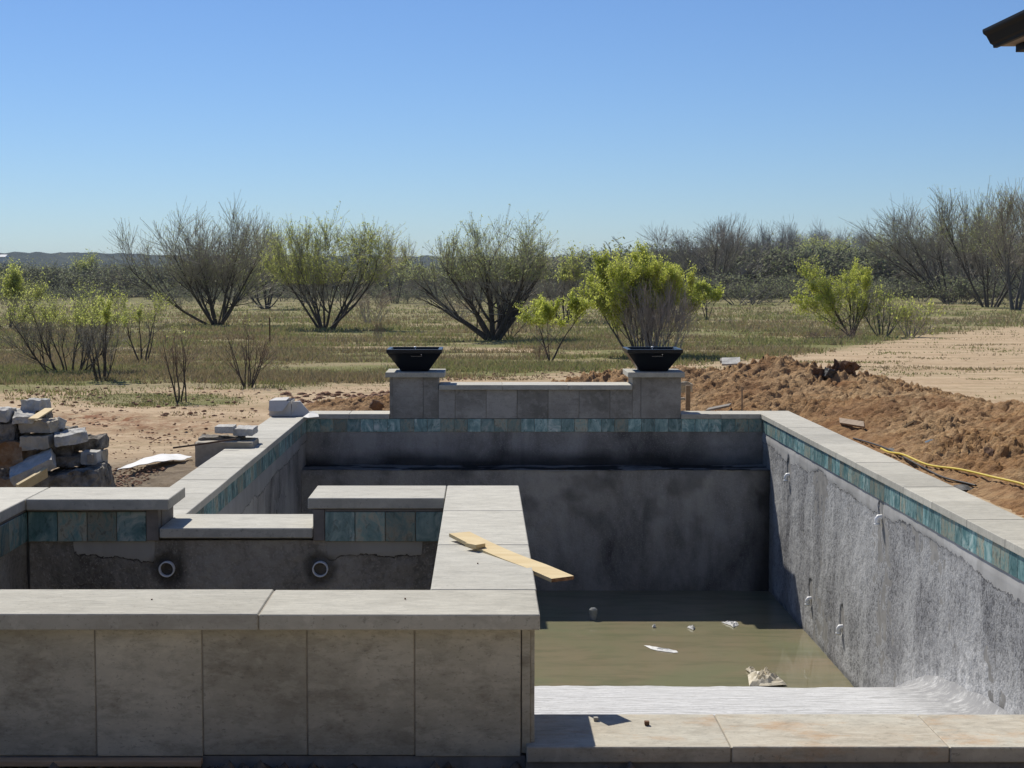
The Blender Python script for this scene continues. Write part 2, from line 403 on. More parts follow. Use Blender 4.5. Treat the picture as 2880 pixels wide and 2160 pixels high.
fade = np.clip(1 - (YY - 40) / 200, 0, 1)
ZZ = gz(YY) + fade * ((fbm(XX * .5, YY * .5, seed=3) - .5) * .05 + (fbm(XX * 2.2, YY * 2.2, seed=5) - .5) * .035)
ZZ += np.where((YY > 4.0) & (YY < 15.5) & (XX > -3) & (XX < 3.5), -.015, 0)
# V-space coordinates of every ground vertex: where sand and grass lie on the land
with np.errstate(all='ignore'):
    pxg, pyg = proj(XX, np.maximum(YY, .5), ZZ)
vx, vy = pxg / VS, pyg / VS
bnd = np.interp(vx, [-1500, 0, 200, 400, 600, 840, 1260, 1480, 1700, 1850, 2000, 2212, 3500], [850, 848, 846, 838, 842, 822, 806, 784, 768, 748, 722, 702, 640])
sand = 1 / (1 + np.exp(-(vy - bnd) / (3 + .03 * np.abs(bnd - 600))))
patch = np.exp(-(((vx - 350) / 190) ** 2 + ((vy - 864) / 15) ** 2) ** 2)
sand = sand * (1 - .95 * patch)
strip = np.exp(-((vy - (776 - (vx - 120) * .02)) / 7) ** 2) * (vx < 330) + .7 * np.exp(-((vy - (752 + (vx - 800) * .01)) / 5) ** 2) * (vx > 520) * (vx < 1150)
strip += .6 * np.exp(-((vy - (733 - (vx - 1450) * .02)) / 6) ** 2) * (vx > 1380) * (vx < 1820) + .5 * np.exp(-((vy - 700) / 4) ** 2) * (vx > 540) * (vx < 1000)
strip += .55 * np.exp(-((vy - 762) / 7) ** 2) * (vx > 1000) * (vx < 1300)
sand = np.clip(np.where(YY < 1, 1, sand) + strip * .8, 0, 1)
gravel = np.clip(1 / (1 + np.exp(-(vy - 995 - (vx - 300) * -.12) / 8)), 0, 1) * (XX < -1) + (YY < 4.3) * (YY > 3.9)
red = np.exp(-(((vx - 200) / 110) ** 2 + ((vy - 905) / 12) ** 2)) + .7 * np.exp(-(((vx - 350) / 200) ** 2 + ((vy - 925) / 22) ** 2))
ZZ += np.clip(red, 0, 1) * ((fbm(XX * 5, YY * 9, seed=91, o=4) - .5) * .09 + clods(XX + fbm(XX * 6, YY * 6, seed=92) * .1, YY, .13, 4) * .35) * (YY > 5) + gravel * clods(XX, YY, .09, 9) * .35
far = np.clip((YY - 110) / 200, 0, .8)
nx_, ny_ = XX.shape
gf = gridfaces(nx_, ny_)
cxm = XX.ravel()[gf].mean(1); cym = YY.ravel()[gf].mean(1)
gf = gf[~((cxm > np.where(cym > 6.8, -1.87, PX0 + .06)) & (cxm < PX1 - .06) & (cym > PY0 + .08) & (cym < PY1 - .08))]
og = mesh("ground", np.stack([XX, YY, ZZ], -1), gf, M_ground, smooth=True, origin=(0, 0, 0),
          attrs=dict(sand=sand, gravel=np.clip(gravel, 0, 1), red=np.clip(red, 0, 1), far=far))
tag(og, kind='structure')

# hills on the horizon
n = NM("wooded_hill", 1.0, 0.0); v = n.vec((1, .5, 1), world=True)
cc = n.mix(n.rng(n.noise(v, .02, 6, .7), .35, .65), (.04, .05, .045), (.085, .095, .075))
n.bump(n.noise(v, .05, 5, .7), 1, 6); M_hill = n.col(cc)
hx = np.linspace(-1500, 1500, 500); hy = np.linspace(1250, 2600, 50)
HX, HY = np.meshgrid(hx, hy, indexing='ij')
top = np.interp(HX / HY, [-.45, -.32, -.25, -.2, -.12, -.05, .1, .4], [18.5, 18, 16.5, 15, 14.5, 12.5, 11, 10])
HH = -3 + np.clip((HY - 1250) / 350, 0, 1) ** .7 * (top + 3) + (fbm(HX * .004, HY * .004, seed=8) - .5) * 4 * np.clip((HY - 1250) / 200, 0, 1)
HH += (clods(HX, HY, 16, 21) * .30 + clods(HX, HY, 9, 22) * .35) * (HY > 1270)
HH[:, 0] = -12
tag(mesh("hills", np.stack([HX, HY, HH], -1), gridfaces(500, 50), M_hill, origin=(0, 1250, 0)), kind='structure')
for (px, py, L_) in ((276, 748, 9.), (6, 719, 4.)):
    p = PY(px, py, 1330); e = empty("distant_house", (p[0], p[1], p[2] - 4), "tiny white roofed building on the wooded hill far left, " + ("nearer the middle" if px > 100 else "at the photo edge"), "building")
    m = MB(); m.box(p[0] - L_ / 2, p[0] + L_ / 2, 1330, 1340, p[2] - 5, p[2] - 1, .1); m.build("wall", M_stucco, e)
    m = MB(); m.add([(p[0] - L_ / 2 - 1, 1329, p[2] - 1), (p[0] + L_ / 2 + 1, 1329, p[2] - 1), (p[0] + L_ / 2 + 1, 1335, p[2] + 1), (p[0] - L_ / 2 - 1, 1335, p[2] + 1), (p[0] - L_ / 2 - 1, 1341, p[2] - 1), (p[0] + L_ / 2 + 1, 1341, p[2] - 1)],
                    [(0, 1, 2, 3), (3, 2, 5, 4), (0, 3, 4), (1, 5, 2), (0, 4, 5, 1)]); m.build("roof", M_paper, e)

# ------------------------------------------------------------------ pool
WZ = -1.615
pool = empty("swimming_pool", (.5, 9.4, -2.2), "unfinished rectangular swimming pool of bare grey sprayed concrete with murky water at the deep end", "swimming pool")
XL, XR, YN, YF = -1.65, 2.64, 4.585, 14.40
ov = .02
T0, T1 = -.046, -.172
def wallgrid(name, mat, a, b, z0, z1, nrm, step=.02, amp=.006, parent=pool, band=True, holes=(), chalkf=None, bandh=.09, seed=1, nz=None, darken=None, bandamp=1.0):
    """vertical wall from plan point a to b, z0..z1, pushed along nrm by noise"""
    a = np.array(a, float); b = np.array(b, float); L_ = np.hypot(*(b - a)); nu = max(2, int(L_ / step)); nv = max(2, int((z1 - z0) / step))
    U, Z_ = np.meshgrid(np.linspace(0, L_, nu), np.linspace(z0, z1, nv), indexing='ij')
    X_ = a[0] + (b[0] - a[0]) * U / L_; Y_ = a[1] + (b[1] - a[1]) * U / L_
    d = (fbm(U * 1.1, Z_ * 1.1, seed=seed) - .5) * amp * 4 + (fbm(U * 16, Z_ * 16, seed=seed + 3, o=3) - .5) * amp * 1.6
    edge = T1 - bandh + (fbm(U * 1.5, U * 0, seed=seed + 9, o=5) - .5) * .13
    bd = (Z_ > edge) * 1.0 if band else Z_ * 0
    bd2 = np.clip(.5 + (Z_ - edge) * 6, 0, 1) if band else Z_ * 0
    d = np.where(bd2 > .5, d * .3 + .004, d)
    d = np.where(Z_ > z1 - .02, np.minimum(d, .0), d)
    ws = Z_ * 0
    for hu, hz, rw, rh in holes:
        q = ((U - hu) / rw) ** 2 + ((Z_ - hz) / rh) ** 2 + (fbm(U * 30, Z_ * 30, seed=77) - .5) * .8
        d = np.where(q < 1, -.05, d); ws = np.where(q < 1.15, .75, ws)  # dents each pipe hole and paints its shade in dark
    ch = chalkf(U, Z_) if chalkf else Z_ * 0
    if darken is not None: ws = np.maximum(ws, darken(U, Z_))
    X_ = X_ + nrm[0] * d; Y_ = Y_ + nrm[1] * d
    return mesh(name, np.stack([X_, Y_, Z_], -1), gridfaces(nu, nv), mat, parent, False, attrs=dict(band=bd2 * bandamp, chalk=np.clip(ch, 0, 1), darken=ws))
# pipe stub positions on the right wall, from the photo
stubs = []
for px, py in ((2219, 1342), (2478, 1462), (2280, 1690), (2368, 1770)):
    r = ray(px, py); t = (XR + ov) / r[0]; stubs.append((r[1] * t, EYE + r[2] * t))
fz_y = np.array([4.0, 7.0, 8.0, 8.6, 9.0, 9.35, 10.5, 11.5, 15]); fz_z = np.array([-.90, -.92, -.985, -1.06, -1.135, -1.27, -1.75, -2.0, -2.1])
def chalk_r(U, Z_):
    y = YN + U; fl = np.interp(y, fz_y, fz_z); k = np.clip(1 - (Z_ - np.maximum(fl, WZ)) / (.22 + .35 * fbm(U * 5, U * 0, seed=31)), 0, 1)
    near = np.clip(1.5 - np.abs(y - 8.2) / 2.2, .15, 1)
    return k * near * (.3 + fbm(U * 9, Z_ * 1.2, seed=12)) + .22 * (fbm(U * 3, Z_ * .8, seed=15) > .58)
wallgrid("wall", M_gun, (XR + ov, YN), (XR + ov, YF + .02), -2.1, T1, (-1, 0), .018, .007,
         holes=[(s_[0] - YN, s_[1] + .075, .06, .10) for s_ in stubs], chalkf=chalk_r, seed=4,
         darken=lambda U, Z_: .55 * np.clip(1 - np.abs(Z_ - WZ - .01) / .05, 0, 1))  # damp line along the water level
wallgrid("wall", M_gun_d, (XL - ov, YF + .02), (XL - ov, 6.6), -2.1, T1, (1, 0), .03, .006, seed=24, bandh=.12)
wallgrid("wall", M_gun_d, (XR + ov, YF + .02), (XL - ov, YF + .02), -.50, T1, (0, -1), .03, .005, band=False, seed=44, darken=lambda U, Z_: .8 * np.clip((-.30 - Z_ + (fbm(U * 1.5, Z_ * 4, seed=45) - .5) * .35) / .14, 0, 1))  # ragged dark band above the ledge
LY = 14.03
wallgrid("wall", M_gun_d, (XR + ov, LY), (XL - ov, LY), -2.1, -.485, (0, -1), .03, .012, band=False, seed=54, chalkf=lambda U, Z_: .0 * U, darken=lambda U, Z_: np.clip(.4 * np.clip((fbm(U * 4.5, Z_ * 5, seed=56) - .56) * 6, 0, 1) * np.clip((Z_ + 1.3) / .5, 0, 1) + .35 * np.clip((-.9 - Z_) / .8, 0, 1) + .8 * np.clip(1 - (U / .25), 0, 1), 0, .85))  # darkened in blobs, towards the floor and at the right corner
# ledge top of the far bench
uu, vv = np.meshgrid(np.linspace(XL - ov, XR + ov, 140), np.linspace(LY - .01, YF + .03, 14), indexing='ij')
zz_ = -.485 + (fbm(uu * 3, vv * 3, seed=61) - .5) * .03
mesh("bench", np.stack([uu, vv, zz_], -1), gridfaces(140, 14), M_gun_d, pool, attrs=dict(band=uu * 0, chalk=uu * 0, darken=.35 + .6 * (fbm(uu * 2, vv * 9, seed=62) > .5)))  # ledge darkened all over, more so in random patches
# near wall and faces of the shell under the spa
wallgrid("wall", M_gun_d, (.12, YN), (XR + ov, YN), -2.1, T1, (0, 1), .05, .005, band=False, seed=64)
wallgrid("wall", M_gun_d, (.12, 6.76), (.12, YN), -2.1, .2, (1, 0), .05, .005, band=False, seed=65)
wallgrid("wall", M_gun_d, (XL - ov, 6.76), (.12, 6.76), -2.1, .2, (0, 1), .05, .005, band=False, seed=66)
# floor: shallow shelf, then the slope into the deep end, coved to the walls
nu, nv = 190, 420
uu, vv = np.meshgrid(np.linspace(XL - ov, XR + ov, nu), np.linspace(YN - .02, YF + .02, nv), indexing='ij')
zz_ = np.interp(vv + (fbm(uu * 1.2, uu * 0, seed=70) - .5) * .12, fz_y, fz_z) + (fbm(uu * 2, vv * 4, seed=71) - .5) * .018 * (vv < 9) + (fbm(uu * 14, vv * 20, seed=72, o=3) - .5) * .007
rr = .17; dx = np.clip(1 - (XR + ov - uu) / rr, 0, 1); dl = np.clip(1 - (uu - .12) / .2, 0, 1) * (vv < 6.8)
zz_ += (1 - np.sqrt(1 - dx ** 2 * .98)) * rr * .55 * np.clip(1 - (vv - 9.6) / 1.5, .25, 1)
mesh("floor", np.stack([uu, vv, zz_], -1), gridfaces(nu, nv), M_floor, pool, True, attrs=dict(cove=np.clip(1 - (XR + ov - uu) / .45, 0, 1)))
# waterline tile rows
TW = .1255
def tilerow(parent, p0, p1, z0=T1, z1=T0, nrm=(0, -1), thick=.008, tw=TW, name="waterline_tile"):
    p0 = Vector((*p0, 0)); p1 = Vector((*p1, 0)); L_ = (p1 - p0).length; d = (p1 - p0) / L_; n_ = Vector((*nrm, 0)); k = max(1, int(round(L_ / tw))); w_ = L_ / k
    m = MB(); rnd = random.Random(int(L_ * 991))
    for i in range(k):
        o = thick + rnd.uniform(-.001, .0015)
        M_ = Matrix((( d.x, n_.x, 0, p0.x), (d.y, n_.y, 0, p0.y), (0, 0, 1, 0), (0, 0, 0, 1)))
        m.box(i * w_ + .0016, (i + 1) * w_ - .0016, -.004, o, z0 + .002, z1 - .001, .0015, 0, M_)
    m.box(.0, L_, -.02, .003, z0 - .001, z1, 0, 1, M_)
    ob = m.build(name, [M_tile, M_grout], parent); fixn(ob); return ob
def fixn(ob):
    bm = bmesh.new(); bm.from_mesh(ob.data); bmesh.ops.recalc_face_normals(bm, faces=bm.faces); bm.to_mesh(ob.data); bm.free()
tilerow(pool, (XR + ov, YN), (XR + ov, YF + .015), nrm=(-1, 0))
tilerow(pool, (XL - ov, YF + .015), (XL - ov, 6.8), nrm=(1, 0))
tilerow(pool, (XL - ov + .01, YF + .02), (XR + ov - .01, YF + .02), nrm=(0, -1), tw=.1262)
# coping stones
CT = .046
def copingrun(parent, axis_, a0, a1, c0, c1, ztop, joints, mat, name="coping", thick=CT, bev=.003):
    m = MB(); js = [a0] + sorted(joints) + [a1]; rnd = random.Random(len(js) * 7 + int(a0 * 10))
    for s_, e_ in zip(js[:-1], js[1:]):
        dz = rnd.uniform(-.0012, .0008); g_ = .0018
        if axis_ == 'x': m.box(s_ + g_, e_ - g_, c0, c1, ztop - thick, ztop + dz, bev)
        else: m.box(c0, c1, s_ + g_, e_ - g_, ztop - thick, ztop + dz, bev)
    if axis_ == 'x': m.box(a0 + .006, a1 - .006, c0 + .006, c1 - .006, ztop - thick + .004, ztop - .004, 0, 1)
    else: m.box(c0 + .006, c1 - .006, a0 + .006, a1 - .006, ztop - thick + .004, ztop - .004, 0, 1)
    return m.build(name, [mat, M_grout], parent)
copingrun(pool, 'x', .125, 6.0, 4.26, YN, 0, [.709, 1.33, 1.94, 2.55, 3.16, 3.77, 4.4, 5.0], M_coping_b)
copingrun(pool, 'y', YN + .002, 14.74, XR, 2.965, 0, [5.2, 5.81, 6.42, 7.03, 7.64, 8.25, 8.90, 9.51, 10.12, 10.73, 11.34, 11.95, 12.56, 13.17, 13.78], M_coping_y)
copingrun(pool, 'y', 6.825, 14.74, -1.963, XL, 0, [7.4, 8.01, 8.62, 9.23, 9.84, 10.45, 11.06, 11.67, 12.28, 12.89, 13.5, 14.1], M_coping_y)
copingrun(pool, 'x', XL + .001, -.877, YF, 14.74, 0, [-1.26], M_coping_y)
copingrun(pool, 'x', 1.882, XR - .001, YF, 14.74, 0, [2.26], M_coping_y)
# outer skirt of the shell, mostly below grade
m = MB(); m.box(2.66 + .004, 2.95, 4.6, 14.70, -2.2, -CT - .003, 0); m.box(-1.95, -1.675, 6.78, 14.70, -2.2, -CT - .003, 0)
m.box(-1.6, 2.6, 14.44, 14.70, -2.2, -CT - .003, 0); m.box(.125, 6.0, 4.275, 4.575, -2.2, -CT - .003, 0)
m.build("footing", M_mortar, pool)
# water
m = MB(); m.add([(XL - ov - .05, 6.7, WZ), (XR + ov + .06, 6.7, WZ), (XR + ov + .06, LY + .05, WZ), (XL - ov - .05, LY + .05, WZ)], [(0, 1, 2, 3)])
tag(m.build("water", M_water), kind='structure')
# pvc stubs
for (sy, sz) in stubs:
    m = MB(); x_ = XR + ov
    m.tube([(x_ + .05, sy, sz + .02), (x_ + .002, sy, sz + .02), (x_ - .020, sy, sz + .018), (x_ - .026, sy, sz + .008), (x_ - .026, sy, sz - .04)], .018, 10)
    m.tube([(x_ - .026, sy, sz - .022), (x_ - .026, sy, sz - .036)], .021, 10)
    m.build("pipe_stub", M_pvc, pool, True)
p = PZ(1668, 1742, WZ); m = MB()
m.tube([(p[0], p[1], -1.9), (p[0], p[1], WZ + .06)], .030, 16); m.tube([(p[0], p[1], WZ + .05), (p[0], p[1], WZ + .085), (p[0], p[1], WZ + .10)], [.036, .036, .02], 16)
m.build("drain_pipe", simple("shaded_pvc", (.35, .36, .35), (.2, .21, .2), 14), pool)  # white pipe, its shade put into the grey colour

# ------------------------------------------------------------------ spa
ZS = .385; SF, SB = 4.294, 6.475
spa = empty("spa", (-.95, 5.5, -.13), "raised square stone clad hot tub with pale coping in front of the pool", "hot tub")
# body behind the cladding (front, right, left, back)
m = MB()
m.box(-3.3, .115, SF + .02, 4.555, -.6, ZS - CT - .003, 0); m.box(-.12, .115, 4.56, 6.44, -2.1, ZS - CT - .003, 0)
m.box(-2.25, -1.985, 4.56, 6.80, -.6, ZS - CT - .003, 0)
m.box(-1.98, -1.41, SB + .05, 6.77, -2.1, ZS - CT - .003, 0); m.box(-.71, .115, SB + .05, 6.77, -2.1, ZS - CT - .003, 0)
m.box(-1.405, -.715, SB + .05, 6.77, -2.1, .205, 0)
m.build("side_wall", M_mortar, spa)
# front cladding: one tile per panel
m = MB(); js = [-3.24, -2.935, -2.63, -2.325, -2.02, -1.715, -1.41, -1.105, -.799, -.50, -.193, .112]; rnd = random.Random(3)
for a, b in zip(js[:-1], js[1:]):
    o = rnd.uniform(-.0015, .0015); m.box(a + .002, b - .002, SF + o, SF + .018, -.036 + rnd.uniform(-.003, .002), ZS - CT - .004, .0015)
m.box(.1135, .138, SF + .004, SF + .018, -.03, ZS - CT - .004, .0012); m.box(.1385, .150, SF + .009, SF + .018, -.03, ZS - CT - .004, .001)
m.box(-3.2, .11, SF + .0032, SF + .0185, -.034, ZS - CT - .006, 0, 1)
m.build("cladding", [M_clad, M_grout], spa)
m = MB()      # right side cladding inside the pool
for a, b in zip([SF + .02, 4.6, 4.9, 5.2, 5.5, 5.8, 6.1, 6.4], [4.6, 4.9, 5.2, 5.5, 5.8, 6.1, 6.4, 6.79]):
    m.box(.132, .150, a + .002, b - .002, -.17, ZS - CT - .004, .001)
m.build("cladding", [M_clad, M_grout], spa)
m = MB(); m.box(-3.2, .1235, SF + .006, SF + .05, -.5, -.0385, 0); m.build("footing", M_mortar, spa)
copingrun(spa, 'x', -3.3, .165, 4.249, 4.587, ZS, [-2.9, -2.2, -1.5, -.631], M_coping)
copingrun(spa, 'y', 4.589, 6.845, -.157, .165, ZS, [5.349, 6.121], M_coping_y)
copingrun(spa, 'x', -.745, -.159, 6.46, 6.845, ZS, [], M_coping_y)
copingrun(spa, 'x', -1.934, -1.327, 6.42, 6.79, ZS, [], M_coping_y)
copingrun(spa, 'y', 4.589, 6.79, -2.27, -1.936, ZS, [5.35, 6.0], M_coping_y)
# inner faces
SFL = -.62
def spaband(U, Z_): return 0
def spawall(a, b, z1, nrm, seed, patch=()):
    ob = wallgrid("shell_wall", M_gun_spa, a, b, SFL, z1, nrm, .015, .004, spa, False, seed=seed)
    return ob
TB, TT = .195, .325       # spa waterline tile
def spaback():
    a = (-1.94, SB + .012); L_ = 1.80; nu_, nv_ = 150, 70
    U, Z_ = np.meshgrid(np.linspace(0, L_, nu_), np.linspace(SFL, ZS - CT - .002, nv_), indexing='ij')
    X_ = a[0] + U
    d = (fbm(U * 2, Z_ * 2, seed=81) - .5) * .014 + (fbm(U * 22, Z_ * 22, seed=82, o=3) - .5) * .010
    e1 = TB - .055 - .05 * np.clip(np.sin((U - .25) * 2.6), 0, 1) + (fbm(U * 7, U * 0, seed=83, o=4) - .5) * .05
    wl = (X_ > -1.75) & (X_ < -1.40); wr = (X_ > -.66) & (X_ < -.25)
    bd = np.clip(.5 + (Z_ - e1) * 9, 0, 1) * (wl | wr)
    d = np.where(bd > .5, d * .3 + .006, d)
    ws = Z_ * 0
    for jx in (-1.352, -.694):
        q = np.hypot(X_ - jx, Z_ - .075) + (fbm(U * 25, Z_ * 25, seed=84) - .5) * .03
        d = np.where(q < .055, -.006, d); ws = np.maximum(ws, np.clip((.085 - q) / .05, 0, .6))  # shallow dent and darkened ring round each jet
    gap = (X_ > -1.40) & (X_ < -.72)
    keep = ~(gap & (Z_ > .205))
    ids = gridfaces(nu_, nv_); ok = keep.ravel()[ids].all(1)
    return mesh("shell_wall", np.stack([X_, SB + .012 - d, Z_], -1), ids[ok], M_gun_spa, spa, attrs=dict(band=bd, chalk=bd * 0, darken=ws))
spaback()
wallgrid("shell_wall", M_gun_spa, (-1.955, SB + .02), (-1.955, 4.57), SFL, TB, (1, 0), .04, .005, spa, False, seed=91)
wallgrid("shell_wall", M_gun_spa, (-.135, 4.57), (-.135, SB + .02), SFL, ZS - CT - .003, (-1, 0), .04, .005, spa, False, seed=92)
wallgrid("shell_wall", M_gun_spa, (-1.955, 4.57), (-.135, 4.57), SFL, ZS - CT - .003, (0, 1), .04, .005, spa, False, seed=93)
m = MB(); m.box(-1.98, -.11, 4.5, 6.5, SFL - .1, SFL, 0); o_ = m.build("floor", M_gun_spa, spa)
tilerow(spa, (-1.94, SB + .004), (-1.435, SB + .004), TB, TT, (0, -1), .012, .1262)
tilerow(spa, (-.672, SB + .004), (-.155, SB + .004), TB, TT, (0, -1), .012, .1292)
tilerow(spa, (-1.955, SB), (-1.955, 4.58), TB, TT, (1, 0), .012, .1275)
# mortar reveals beside the spillway and the strip over the tiles
M_rev = simple("smooth_mortar", (.23, .21, .19), (.16, .15, .135), 12)
for q in ((-1.434, -1.382, SB - .008, SB + .045, .20, .002), (-.722, -.673, SB - .008, SB + .045, .20, .002), (-1.94, -1.436, SB - .004, SB + .02, TT + .001, 0), (-.671, -.157, SB - .004, SB + .02, TT + .001, 0),
          (-1.962, -1.947, 4.6, SB - .01, TT + .001, 0), (-1.412, -1.378, SB + .047, 6.765, .0, .002), (-.722, -.70, SB + .047, 6.765, .0, .002)):
    m = MB(); m.box(*q[:5], ZS - CT - .004, q[5]); m.build("reveal", M_rev, spa)
m = MB(); m.box(-1.376, -.7235, 6.455, 6.84, .213, .256, .004); m.build("spillway", M_coping_y, spa)
for jx in (-1.352, -.694):
    c = (jx, SB + .02, .075); m = MB(); k = 24; vs_, fs = [], []
    prof = [(.0285, .06), (.0285, -.026), (.0295, -.028), (.0325, -.028), (.0335, -.026), (.0335, .06)]
    for r_, yy in prof:
        for j in range(k): an = 2 * math.pi * j / k; vs_.append((c[0] + r_ * math.cos(an), c[1] + yy, c[2] + r_ * math.sin(an)))
    for i in range(len(prof) - 1):
        for j in range(k): fs.append((i * k + j, i * k + (j + 1) % k, (i + 1) * k + (j + 1) % k, (i + 1) * k + j))
    m.add(vs_, fs); jt = m.build("jet", M_pvc, spa, True)
    m = MB(); m.tube([(c[0], c[1] + .012, c[2]), (c[0], c[1] + .05, c[2])], .026, 20); m.build("socket", M_black, jt)

# ------------------------------------------------------------------ far feature wall
fw = empty("feature_wall", (.5, 14.6, -.13), "long low stone clad wall with a square pillar at each end, at the far edge of the pool", "wall")
FY = 14.42
def fx(px): return (px - CX) / 4300 * (FY * _c + 1.2 * _s)
m = MB(); m.box(fx(1233) + .02, fx(1779) - .02, FY + .015, FY + .30, -.6, .225, 0); m.build("core", M_mortar, fw)
m = MB(); js = [fx(q) for q in (1233, 1280, 1367.5, 1454.5, 1541.5, 1628.5, 1715.5, 1779)]; rnd = random.Random(9)
for a, b in zip(js[:-1], js[1:]): m.box(a + .002, b - .002, FY - rnd.uniform(-.001, .002), FY + .014, -.0425, .228, .0015)
m.box(js[0], js[-1], FY + .0085, FY + .0145, -.04, .226, 0, 1)
for a, b in zip(js[:-1], js[1:]): m.box(a + .002, b - .002, FY + .301, FY + .312, -.2, .228, .0015)
m.build("cladding", [M_clad_far, M_grout], fw)
copingrun(fw, 'x', fx(1234), fx(1778), 14.385, 14.79, .276, [fx(1413), fx(1597)], M_coping_y)
for k, (a, b, ca, cb_) in enumerate(((1096, 1233, 1085, 1251), (1779, 1915, 1764.6, 1923.5))):
    x0, x1 = fx(a), fx(b)
    m = MB(); m.box(x0 + .014, x1 - .014, FY + .014, FY + .44, -.6, .348, 0, 1)
    cut = x0 + .03 if k == 0 else x0
    if k == 0:
        m.box(x0, cut - .002, FY - .001, FY + .013, -.0425, .348, .001); m.box(cut, fx(1190), FY, FY + .013, -.0425, .348, .0015); m.box(fx(1190) + .003, x1, FY + .001, FY + .013, -.0425, .348, .0015)
    else:
        m.box(x0, fx(1802), FY, FY + .013, -.0425, .348, .0015); m.box(fx(1802) + .003, x1 - .0, FY - .001, FY + .013, -.0425, .348, .0015)
    m.box(x0, x0 + .013, FY + .0135, FY + .44, -.2, .348, .001); m.box(x1 - .013, x1, FY + .0135, FY + .44, -.2, .348, .001)
    m.box(x0 + .0135, x1 - .0135, FY + .441, FY + .453, -.2, .348, .001)
    pl = m.build("pillar", [M_clad_far, M_mortar], fw)
    m = MB(); m.box(fx(ca), fx(cb_), FY - .05, FY + .49, .349, .397, .003); m.build("cap", M_coping_y, pl)
# fire bowls
def bowl(cx, cy, z0, label, tilt=0):
    e = empty("water_bowl", (cx, cy, z0), label, "bowl", "square black bowls on the pillars")
    bt, tp, h = .128, .262, .212
    def ring(r_, z_): return [(cx + sx * r_, cy + sy * r_, z0 + z_) for sx, sy in ((-1, -1), (1, -1), (1, 1), (-1, 1))]
    rings = [ring(bt, 0), ring(bt + .004, .004), ring(tp - .008, h - .036), ring(tp, h - .032), ring(tp, h), ring(tp - .004, h + .002), ring(tp - .036, h + .002), ring(tp - .038, h - .004), ring(tp - .06, h - .05), ring(bt - .01, .03)]
    vs_ = [q for r_ in rings for q in r_]; fs = [(3, 2, 1, 0)]
    for i in range(len(rings) - 1):
        for j in range(4): fs.append((i * 4 + j, i * 4 + (j + 1) % 4, (i + 1) * 4 + (j + 1) % 4, (i + 1) * 4 + j))
    k = (len(rings) - 1) * 4; fs.append((k, k + 1, k + 2, k + 3))
    m = MB(); m.add(vs_, fs); m.build("body", M_bowl, e)
    m = MB(); m.box(cx - tp + .04, cx + tp - .04, cy - tp + .075, cy + tp - .075, z0 + h - .045, z0 + h - .035, .001); m.build("burner_pan", M_bowl, e)
    # narrow scupper slot with a thin bright lip on the front face
    fy = cy - tp + .028
    m = MB(); m.box(cx - .03, cx + .075, fy - .004, fy + .02, z0 + h - .062, z0 + h - .050, .001); m.build("scupper", M_black, e)
    m = MB(); m.box(cx - .03, cx + .075, fy - .008, fy + .0, z0 + h - .0645, z0 + h - .062, .0006); m.tube([(cx + .068, fy - .008, z0 + h - .048), (cx + .068, fy - .02, z0 + h - .048)], .005, 8)
    m.build("scupper_lip", M_steel, e)
    m = MB(); m.tube([(cx, cy, z0 + h - .04), (cx, cy, z0 + h + .006)], .004, 8); m.tube([(cx, cy, z0 + h + .002), (cx, cy, z0 + h + .008), (cx, cy, z0 + h + .016), (cx, cy, z0 + h + .020)], [.006, .012, .012, .005], 12)
    m.build("valve_knob", M_pvc, e)
bowl(fx(1165.5), FY + .235, .3975, "black metal square bowl flaring upward on the left pillar of the far wall")
bowl(fx(1841), FY + .235, .3975, "black metal square bowl flaring upward on the right pillar of the far wall")

# ------------------------------------------------------------------ boards on the spa coping
def board(top4, thick, bend, name, mat, endmat, label, cat, nseg=16, ragged=None):
    """top4: corners a0,a1 (near-end) b0,b1 (far end) of the top surface; a plank bent by bend(t)"""
    a0, a1, b0, b1 = [np.array(q, float) for q in top4]; vs_, fs, mi = [], [], []
    for i in range(nseg + 1):
        t = i / nseg; dz = bend(t)
        l_ = a0 + (b0 - a0) * t + [0, 0, dz]; r_ = a1 + (b1 - a1) * t + [0, 0, dz]
        for q in (l_, r_, r_ - [0, 0, thick], l_ - [0, 0, thick]): vs_.append(q)
    for i in range(nseg):
        for j in range(4): fs.append((i * 4 + j, i * 4 + (j + 1) % 4, i * 4 + 4 + (j + 1) % 4, i * 4 + 4 + j)); mi.append(0)
    fs.append((3, 2, 1, 0)); mi.append(0); k = nseg * 4; fs.append((k, k + 1, k + 2, k + 3)); mi.append(1)
    ob = mesh(name, vs_, fs, [mat, endmat], midx=mi); fixn(ob); return tag(ob, label, cat)
zb = .385 + .0125
A0 = PZ(1263, 1500, zb + .014); A1 = PZ(1321, 1495, zb + .014); B0 = PZ(1551, 1629, .376); B1 = PZ(1614, 1621, .376)
def bendf(t): return -.010 * math.sin(min(t, .5) / .5 * math.pi) + .006 * math.sin(max(t - .3, 0) / .7 * math.pi)
board((A0, A1, B0, B1), .012, lambda t: -.006 * math.sin(math.pi * min(1, t * 1.3)) + .003 * max(0, t - .5), "plank", M_pine, M_broken, "long pale pine board overhanging the pool from the spa coping, splintered at its end", "board")
q0 = PZ(1308, 1527, zb + .012); q1 = PZ(1352, 1519, zb + .012); q2 = PZ(1338, 1532.5, zb + .012); q3 = PZ(1365, 1528, zb + .012)
board((q0, q1, q2, q3), .013, lambda t: 0, "wood_offcut", M_pine, M_pine, "short pale wood offcut lying on top of the long pine board", "wood scrap", 2)
# lath at the foot of the spa wall
m = MB(); m.box(-1.9, -.80, SF - .035, SF - .003, -.058, -.040, .002, 0); tag(m.build("wood_lath", wood("lath_wood", (.62, .42, .26), (.48, .32, .19), (2, 10, 10), 3)), "long thin brown wood strip lying along the foot of the spa wall", "wood strip")

